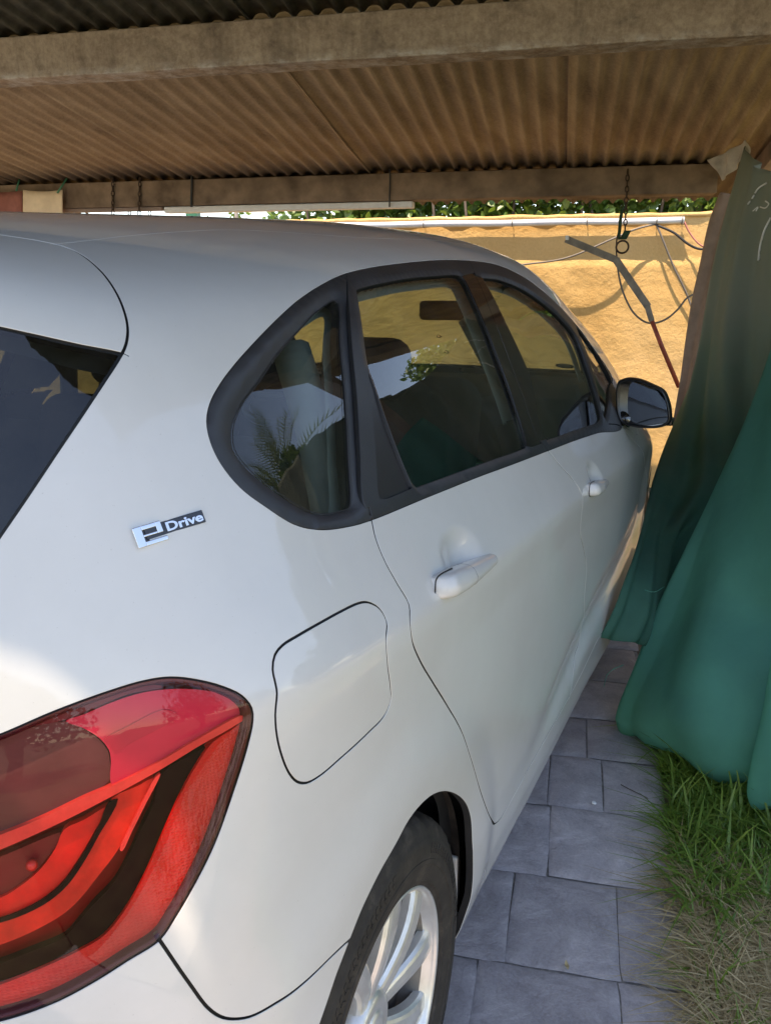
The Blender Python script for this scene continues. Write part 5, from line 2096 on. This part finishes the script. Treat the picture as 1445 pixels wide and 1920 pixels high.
def handle(hy, hz, parent):
    tilt = -.115
    V, F = [], []
    n, m_ = 40, 20
    foot = []
    L_ = .262
    for i in range(n):
        f = i / (n - 1)
        y = hy - .128 + L_ * f
        zc = hz + tilt * (y - hy) - .004
        yy, zz = np.array(y), np.array(zc)
        x0 = float(surf_x(y, zc)) + float(.015 * ellipse_bump(yy, zz, hy + .012, hz + .016, .092, .046, -.10))
        end = math.sqrt(max(0., 1 - (1 - min(1, f / .13)) ** 2))
        out_ = -.006 + .004 * end + (.0290 - .0165 * max(0, (f - .30) / .70) ** 1.2) * end * min(1, ((1 - f) / .06)) ** .5
        h = .0010 + (.0168 - .0105 * max(0, (f - .22) / .78) ** 1.1) * (.62 + .38 * end)
        if i in (0, 1, 2, 3, 4, 5, 6, 7, 8, 9): foot.append((x0, y, zc, h * 1.0))
        h = h * 1.0
        h *= min(1, ((1.001 - f) / .05)) ** .5
        for k in range(m_):
            a = 2 * math.pi * k / m_
            ca, sa = math.cos(a), math.sin(a)
            sz = np.sign(sa) * abs(sa) ** .50 * h
            sx_ = np.sign(ca) * abs(ca) ** .50
            x = (-.012 + out_) / 2 + (out_ + .012) / 2 * sx_
            if sx_ > 0:          # the upper half is a sloping facet that catches the sky
                x -= max(0, sz - .10 * h) * .62 + max(0, -sz - .6 * h) * .5
            V.append((x0 + x, y + .0025 * (sz / .017), zc + sz))
    for i in range(n - 1):
        for k in range(m_):
            F.append((i * m_ + k, i * m_ + (k + 1) % m_, i * m_ + m_ + (k + 1) % m_, i * m_ + m_ + k))
    F.append(tuple(range(m_))); F.append(tuple((n - 1) * m_ + k for k in range(m_))[::-1])
    o = mesh_obj('door_handle', V, F, M['paint'], parent)
    md = o.modifiers.new('sub', 'SUBSURF'); md.levels = 1; md.render_levels = 2
    # dark joint behind the rear end and the seam of the cap
    up_ = [np.array([x + .0026, y - .0012, z + h + .0010]) for x, y, z, h in foot[::-1]]
    dn_ = [np.array([x + .0026, y - .0012, z - h - .0010]) for x, y, z, h in foot[:3]]
    rear_ = foot[0]
    mid_ = [np.array([rear_[0] + .0026, rear_[1] - .0030, rear_[2]])]
    MB().tube(catmull(np.array(up_ + mid_ + dn_), .003), .0011, 5).build('handle_joint', M['rubber_gap_shade'], parent, smooth=True)
    ii = int(n * .40)
    seam = [np.array(V[ii * m_ + k]) for k in range(m_)]
    cx = np.mean(seam, axis=0)
    seam = [cx + (r - cx) * np.array([1.0, 1, .985]) for r in seam]
    MB().tube(np.array(seam), .0006, 4, closed=True).build('handle_seam', M['seam'], parent, smooth=True)


handle(HANDLES[0][0], HANDLES[0][1], door_r)
handle(HANDLES[1][0], HANDLES[1][1], door_f)


# ------------------------------------------------------------------ tail lamp
def hit_depth(px, py, dep):
    d = ray(px, py)
    t = np.arange(0.3, 4.0, .003)
    F = body_F(CAM + d * t[:, None]) + dep
    i = int(np.argmax(F < 0))
    if F[i] >= 0: i = int(np.argmin(F))
    a, b = t[max(i - 1, 0)], t[i]
    for _ in range(26):
        mm = (a + b) / 2
        if body_F(CAM + d * mm) + dep > 0: a = mm
        else: b = mm
    return CAM + d * a


def radial_d(D, dep):
    D = unit(D)
    lo = np.full(D.shape[:-1], .25); hi = np.full(D.shape[:-1], 3.2)
    for _ in range(34):
        mid = .5 * (lo + hi)
        f = body_F(BC + D * mid[..., None]) + dep
        hi = np.where(f > 0, mid, hi); lo = np.where(f > 0, lo, mid)
    return BC + D * (.5 * (lo + hi))[..., None]


def patch(name, poly, dep, mat, parent, step=.012, smooth_outline=True, skirt=.010, dep_fn=None):
    """a lamp piece: a curved plate that follows the lamp at a given depth, with its own thick edge"""
    P = np.array([hit_depth(*p, dep) for p in poly])
    if smooth_outline: P = catmull(P, .008, True)
    else:
        Q_ = []
        for a_, b_ in zip(P, np.roll(P, -1, 0)):
            k_ = max(1, int(np.linalg.norm(b_ - a_) / .008))
            Q_ += [a_ + (b_ - a_) * i / k_ for i in range(k_)]
        P = np.array(Q_)
    uv = to_uv(P)
    nb_ = len(uv)
    lo, hi = uv.min(0), uv.max(0)
    st = step * .45
    gx, gy = np.meshgrid(np.arange(lo[0], hi[0], st), np.arange(lo[1], hi[1], st))
    gpt = np.stack([gx.ravel(), gy.ravel()], 1)
    # inside test
    x, y = gpt[:, 0], gpt[:, 1]
    ins = np.zeros(len(gpt), bool)
    mind = np.full(len(gpt), 9.)
    for i in range(nb_):
        a_, b_ = uv[i], uv[(i + 1) % nb_]
        c_ = ((a_[1] > y) != (b_[1] > y)) & (x < (b_[0] - a_[0]) * (y - a_[1]) / (b_[1] - a_[1] + 1e-15) + a_[0])
        ins ^= c_
        mind = np.minimum(mind, np.hypot(x - a_[0], y - a_[1]))
    gpt = gpt[ins & (mind > .0035)]
    r = geometry.delaunay_2d_cdt([Vector(p) for p in np.concatenate([uv, gpt])], [(i, (i + 1) % nb_) for i in range(nb_)], [list(range(nb_))], 1, 1e-8)
    U2 = np.array([(p.x, p.y) for p in r[0]])
    f = [tuple(t) for t in r[2]]
    D = from_uv(U2)
    P3 = radial_d(D, dep)
    N = body_n(P3)
    f2 = []
    for t in f:
        n_ = np.cross(P3[t[1]] - P3[t[0]], P3[t[2]] - P3[t[0]])
        f2.append(t if n_ @ N[t[0]] > 0 else t[::-1])
    V, NN = list(P3), list(N)
    if skirt:
        be = boundary(np.array(f2))
        m = {}
        for a_, b_ in be:
            for i in (a_, b_):
                if i not in m:
                    m[i] = len(V); V.append(P3[i] - N[i] * skirt); NN.append(N[i])
        f2 += [(b_, a_, m[a_], m[b_]) for a_, b_ in be]
    o = mesh_obj(name, V, f2, mat, parent)
    o.data.set_sharp_from_angle(angle=.6)
    return o


C6 = lambda *p: [(x / 2.667, 1200 + y / 2.667) for x, y in p]
lamp = panel('tail_lamp', 'tail_lamp', M['lens'], car, flange=0)
# dark housing bowl behind everything
ids, inv = np.unique(tri_of('tail_lamp'), return_inverse=True)
mesh_obj('lamp_bowl', BP[ids] - BN[ids] * .040, inv.reshape(-1, 3), M['lamp_red_dark'], lamp, BN[ids])
# smoked rim of the lens
L = LINES['tail_lamp']
Pn = body_n(L.P); Tn = unit(np.roll(L.P, -1, 0) - np.roll(L.P, 1, 0)); Sn = unit(np.cross(Pn, Tn))
cen_l = L.P.mean(0)
sgn = np.sign(((cen_l - L.P) * Sn).sum(1)).mean()
Sn = Sn * (1 if sgn > 0 else -1)
V, F = [], []
for i in range(len(L.P)):
    for o_, dz in ((.0012, .0025), (.0055, .004), (.0065, .016)):
        V.append(L.P[i] + Sn[i] * o_ - Pn[i] * dz)
n = len(L.P)
for i in range(n):
    j = (i + 1) % n
    for k in (0, 1): F.append((i * 3 + k, i * 3 + k + 1, j * 3 + k + 1, j * 3 + k))
mesh_obj('lens_rim', V, F, M['lamp_rim'], lamp)
# pieces inside the lens, laid out on the curved face
patch('upper_reflector', C6((330, 405), (420, 372), (560, 312), (720, 262), (900, 244), (1080, 262), (1190, 308), (1232, 345), (1205, 372), (1000, 480), (800, 600), (562, 722), (552, 700), (556, 600), (545, 548), (500, 492), (415, 440)), .016, M['lamp_pink'], lamp)
patch('reflector_pocket', C6((520, 498), (640, 432), (760, 368), (815, 350), (862, 354), (886, 376), (868, 404), (820, 432), (700, 492), (565, 556), (556, 520)), .0145, M['lamp_pocket'], lamp, skirt=.003)
patch('brown_block', C6((-330, 640), (-100, 520), (100, 455), (325, 408), (415, 445), (495, 496), (540, 552), (550, 600), (546, 706), (430, 775), (200, 885), (0, 965), (-300, 1080)), .020, M['lamp_brown'], lamp)  # brown plate filling the left of the upper lamp
patch('upper_strip', C6((-330, 560), (-100, 505), (100, 430), (350, 330), (640, 248), (800, 225), (815, 236), (640, 272), (480, 338), (322, 400), (100, 447), (-100, 512), (-330, 620)), .018, M['lamp_dark'], lamp)
patch('light_guide', C6((-300, 1075), (0, 975), (200, 895), (430, 785), (562, 730), (800, 608), (1000, 490), (1212, 378), (1226, 392), (1180, 425), (1000, 528), (800, 650), (560, 782), (300, 915), (0, 1050), (-300, 1160)), .0105, M['lamp_guide'], lamp)
rf = patch('reflector_strip', C6((1065, 512), (1150, 455), (1224, 408), (1222, 450), (1165, 640), (1075, 890), (990, 1085), (875, 1310), (750, 1470), (625, 1610), (480, 1715), (250, 1795), (0, 1850), (-250, 1880), (-250, 1800), (0, 1725), (200, 1645), (400, 1552), (525, 1475), (640, 1330), (730, 1165), (830, 935), (905, 770), (985, 625)), .014, M['lamp_honey'], lamp)
patch('dark_divider', C6((1015, 545), (1050, 528), (975, 625), (895, 772), (820, 935), (720, 1165), (630, 1325), (515, 1468), (395, 1545), (200, 1635), (0, 1714), (-250, 1790), (-250, 1690), (0, 1618), (150, 1560), (325, 1485), (375, 1432), (460, 1330), (570, 1215), (640, 1090), (715, 925), (770, 815), (812, 668)), .019, M['lamp_black'], lamp)
patch('light_edge', C6((800, 668), (776, 690), (730, 780), (655, 930), (600, 1050), (612, 1056), (660, 960), (740, 800), (785, 715), (803, 672)), .012, M['lamp_guide'], lamp, skirt=.004)
patch('light_tube', C6((565, 790), (690, 730), (770, 690), (725, 780), (650, 930), (590, 1050), (500, 1170), (350, 1345), (180, 1450), (0, 1525), (-250, 1590), (-250, 1450), (0, 1400), (120, 1355), (240, 1290), (330, 1215), (420, 1085), (500, 950), (548, 860)), .017, M['lamp_tube'], lamp)
patch('dark_arc', C6((545, 815), (590, 800), (560, 870), (505, 960), (430, 1095), (340, 1225), (250, 1305), (130, 1370), (0, 1415), (-250, 1462), (-250, 1448), (0, 1396), (120, 1350), (235, 1285), (325, 1205), (412, 1078), (490, 945)), .014, M['lamp_black'], lamp, skirt=.003)  # thin dark arc along the inner side of the tube
patch('inner_tube', C6((320, 950), (420, 900), (545, 830), (480, 945), (405, 1075), (318, 1200), (230, 1280), (115, 1345), (0, 1390), (-250, 1440), (-250, 1330), (0, 1290), (90, 1240), (200, 1150), (280, 1040)), .020, M['lamp_bright'], lamp)
patch('bulb_well', C6((-250, 1170), (0, 1085), (315, 965), (270, 1045), (190, 1145), (85, 1230), (0, 1278), (-250, 1320)), .026, M['lamp_dark'], lamp)
bp_ = hit_depth(60, 1622, .020)
MB().tube(np.array([bp_ - unit(ray(60, 1622)) * .001, bp_ - unit(ray(60, 1622)) * .008]), [.0055, .003], 10).build('bulb', M['lamp_guide'], lamp, smooth=True)
lower = patch('lower_trim', C6((-250, 1895), (0, 1868), (250, 1812), (490, 1730), (635, 1628), (765, 1480), (890, 1315), (1003, 1090), (1090, 890), (1180, 640), (1238, 440), (1247, 470), (1200, 640), (1115, 890), (1030, 1090), (915, 1325), (790, 1495), (655, 1645), (500, 1750), (250, 1838), (0, 1894), (-250, 1918)), .010, M['lamp_dark'], lamp, skirt=.006)
# left lamp
panel('tail_lamp', 'tail_lamp', M['lamp_honey'], car, left=True)


# ------------------------------------------------------------------ badge
def letters(txt, size):
    cu = bpy.data.curves.new('txt', 'FONT')
    cu.body = txt
    cu.size = size
    cu.extrude = .0006
    cu.bevel_depth = .0001
    cu.resolution_u = 5
    cu.offset = .0003
    ob = bpy.data.objects.new('txt', cu)
    COL.objects.link(ob)
    bpy.context.view_layer.update()
    dg = bpy.context.evaluated_depsgraph_get()
    me = bpy.data.meshes.new_from_object(ob.evaluated_get(dg))
    bpy.data.objects.remove(ob)
    return me


B0, B1 = hit(251, 1012), hit(382, 972)      # ends of the badge along its middle
bx = unit(B1 - B0)
bl = np.linalg.norm(B1 - B0)
bm = (B0 + B1) / 2
bn = body_n(bm[None])[0]
bx = unit(bx - bn * (bx @ bn))
bz = np.cross(bn, bx)
badge = link('badge', None, None, car)
badge.matrix_local = Matrix(((bx[0], bz[0], bn[0], bm[0] + bn[0] * .0005), (bx[1], bz[1], bn[1], bm[1] + bn[1] * .0005), (bx[2], bz[2], bn[2], bm[2] + bn[2] * .0005), (0, 0, 0, 1)))


def bbox(name, x0, x1, y0, y1, z0, z1, mat, r=.0006):
    o = MB().box(((x0 + x1) / 2, (y0 + y1) / 2, (z0 + z1) / 2), ((x1 - x0) / 2, (y1 - y0) / 2, (z1 - z0) / 2)).build(name, mat, badge, bevel=r)
    return o


h_ = np.linalg.norm(hit(262, 985) - hit(266, 1024)) / 2     # half height of the big letter
Lh = bl / 2
eW = bl * .385
bbox('plate', -Lh + eW * .40, Lh, -h_ * .42, h_ * .86, 0, .0026, M['badge_dark'])
x0 = -Lh
ch = M['chrome']
eb_ = MB()
def eb_box(xa, xb, ya, yb): eb_.box(((xa + xb) / 2, (ya + yb) / 2, .0021), ((xb - xa) / 2, (yb - ya) / 2, .0021))
eb_box(x0, x0 + eW * .30, -h_, h_)
eb_box(x0 + eW * .30, x0 + eW * .80, h_ * .56, h_)
eb_box(x0 + eW * .80, x0 + eW, -h_ * .12, h_)
eb_box(x0 + eW * .30, x0 + eW * .80, -h_ * .12, h_ * .12)
eb_box(x0 + eW * .30, x0 + eW * 1.08, -h_, -h_ * .56)
eb_.build('letter', ch, badge, bevel=.0006)
bbox('letter_back', x0 + eW * .2, x0 + eW * .85, -h_ * .60, h_ * .60, 0, .0012, M['badge_dark'], .0002)
me = letters('Drive', h_ * 1.22)
xs_ = [v.co.x for v in me.vertices]
wt = max(xs_) - min(xs_)
avail = (Lh - bl * .03) - (x0 + eW * 1.14)
for v in me.vertices:
    v.co.x = (v.co.x - min(xs_)) * avail / wt + x0 + eW * 1.14
    v.co.y = v.co.y * 1.0 - h_ * .20
    v.co.z = v.co.z + .0032
lt = link('lettering', me, None, badge)
me.materials.clear(); me.materials.append(ch)


# ------------------------------------------------------------------ door mirror
def at_y(px, py, y):
    d = ray(px, py)
    return CAM + d * ((y - CAM[1]) / d[1])


mir = link('door_mirror', None, None, car)
Ym = 2.02
outl = [(1157, 718), (1172, 711), (1195, 712), (1222, 722), (1243, 733), (1252, 750), (1257, 775), (1255, 792), (1235, 801), (1210, 803), (1185, 801), (1165, 795), (1156, 780), (1152, 750)]
O = catmull(np.array([at_y(*p, Ym) for p in outl]), .008, True)
cm = O.mean(0)
V, F = [], []
lay = [(.86, -.012), (.93, -.004), (1.0, .004), (1.03, .018), (1.02, .040), (.96, .065), (.82, .090), (.60, .106), (.30, .114), (.02, .116)]
lay = [(.60, .046), (.90, .034), (.90, .000), (.955, -.004), (1.0, .003)] + lay[3:]
n = len(O)
for sc_, dy in lay:
    for p in O: V.append(cm + (p - cm) * sc_ + np.array([0, dy - .16 * (p[0] - cm[0]), 0]))
for k in range(len(lay) - 1):
    for i in range(n):
        j = (i + 1) % n
        F.append((k * n + i, k * n + j, k * n + n + j, k * n + n + i))
mesh_obj('housing', V, F, M['mirror_shell'], mir)
V = [cm + (p - cm) * .905 + np.array([0, .016 - .36 * (p[0] - cm[0]) + .04 * (p[2] - cm[2]), 0]) for p in O]
g_ = V + [np.mean(V, axis=0) + np.array([0, -.002, 0])]
mesh_obj('mirror_glass', g_, [(i, (i + 1) % n, n) for i in range(n)], M['mirror'], mir)
ft = [at_y(1120, 806, 2.06), at_y(1150, 795, 2.06), at_y(1172, 782, 2.06)]
ft[0] = radial(np.array([ft[0]]) - BC)[0]
MB().tube(catmull(np.array(ft), .01), [.03, .028, .026, .024, .022] if False else .024, 12).build('mirror_foot', M['gloss_black'], mir, smooth=True)
tn = at_y(1254, 790, Ym + .03)
MB().box(tn, (.014, .03, .012)).build('indicator_tip', M['gloss_black'], mir, bevel=.006)


# ------------------------------------------------------------------ cabin
def blob(name, c, half, mat, parent, tilt=0.0, bev=.04):
    cc, s_ = math.cos(tilt), math.sin(tilt)
    A_ = np.array([[1, 0, 0], [0, cc, s_], [0, -s_, cc]])
    b_ = MB().box(c, half, A_)
    o = b_.build(name, mat, parent, bevel=bev, seg=4)
    return o


for x in (-.37, .37):
    st = link('front_seat', None, None, car)
    blob('seat_base', (x, 1.42, .56), (.25, .25, .08), M['seat'], st, .08)
    blob('seat_back', (x, 1.10, .86), (.24, .075, .32), M['seat'], st, -.24, .06)
    blob('headrest', (x, .985, 1.205), (.115, .05, .075), M['seat'], st, -.15, .045)
    for dx in (-.05, .05): MB().tube(np.array([(x + dx, 1.03, 1.12), (x + dx, 1.00, 1.22)]), .007, 7).build('headrest_post', M['chrome'], st, smooth=True)
rb = link('rear_bench', None, None, car)
blob('bench_base', (0, .52, .58), (.62, .25, .08), M['seat'], rb, .06)
blob('bench_back', (0, .20, .86), (.62, .08, .30), M['seat'], rb, -.36, .06)
for x in (-.38, 0, .38): blob('headrest', (x, .07, 1.17), (.125, .05, .065), M['seat'], rb, -.3, .04)
blob('dashboard', (0, 2.22, .92), (.72, .25, .13), M['cabin_dark'], car, .1, .06)
blob('cabin_floor', (0, 1.0, .33), (.72, 1.5, .03), M['cabin_dark'], car, 0, .01)
blob('load_cover', (0, -.10, 1.00), (.60, .20, .012), M['cabin_dark'], car, 0, .005)
sw_c = np.array([-.37, 1.90, 1.0])
tq = np.array([0, -.42, .9])
tq = unit(tq); uq = np.array([1., 0, 0]); vq = np.cross(tq, uq)
pts = [sw_c + .185 * (math.cos(a) * uq + math.sin(a) * vq) for a in np.linspace(0, 2 * math.pi, 33)[:-1]]
stw = MB().tube(pts, .016, 8, closed=True)
stw.tube(np.array([sw_c - uq * .18, sw_c + uq * .18]), .014, 7)
stw.tube(np.array([sw_c - vq * .18, sw_c - tq * .12]), .018, 7)
stw.build('steering_wheel', M['cabin_dark'], car, smooth=True)
# pale pillar trims inside
for sx in (1, -1):
    for (ya, za, yb, zb_, xa, xb, w_) in ((1.14, 1.00, 1.04, 1.33, .755, .615, .045), (.10, 1.06, .20, 1.30, .735, .615, .05)):
        MB().tube(catmull(np.array([(sx * xa, ya, za), (sx * (xa + xb) / 2 * 1.012, (ya + yb) / 2, (za + zb_) / 2), (sx * xb, yb, zb_)]), .05), w_ * .6, 10).build('pillar_trim', M['lining'], car, smooth=True)
pw = np.array([.50, 2.62, 1.085])
for _ in range(3): pw = radial((pw - BC)[None])[0]
nw_ = body_n(pw[None])[0]; uw = unit(np.cross([0, 0, 1], nw_)); vw = np.cross(nw_, uw)
st_v = [pw - nw_ * .006 + .042 * math.cos(a) * uw + .026 * math.sin(a) * vw for a in np.linspace(0, 2 * math.pi, 25)[:-1]]
st2 = [pw - nw_ * .0068 + .030 * math.cos(a) * uw + .016 * math.sin(a) * vw for a in np.linspace(0, 2 * math.pi, 25)[:-1]]
mesh_obj('windscreen_sticker', st_v + st2, [tuple(range(24))], M['sticker'], car)
mesh_obj('sticker_print', st2, [tuple(range(24))], M['white_paint'], car)
vm = MB().box((.20, 2.06, 1.325), (.11, .02, .035)).build('inside_mirror', M['cabin_dark'], car, bevel=.015)
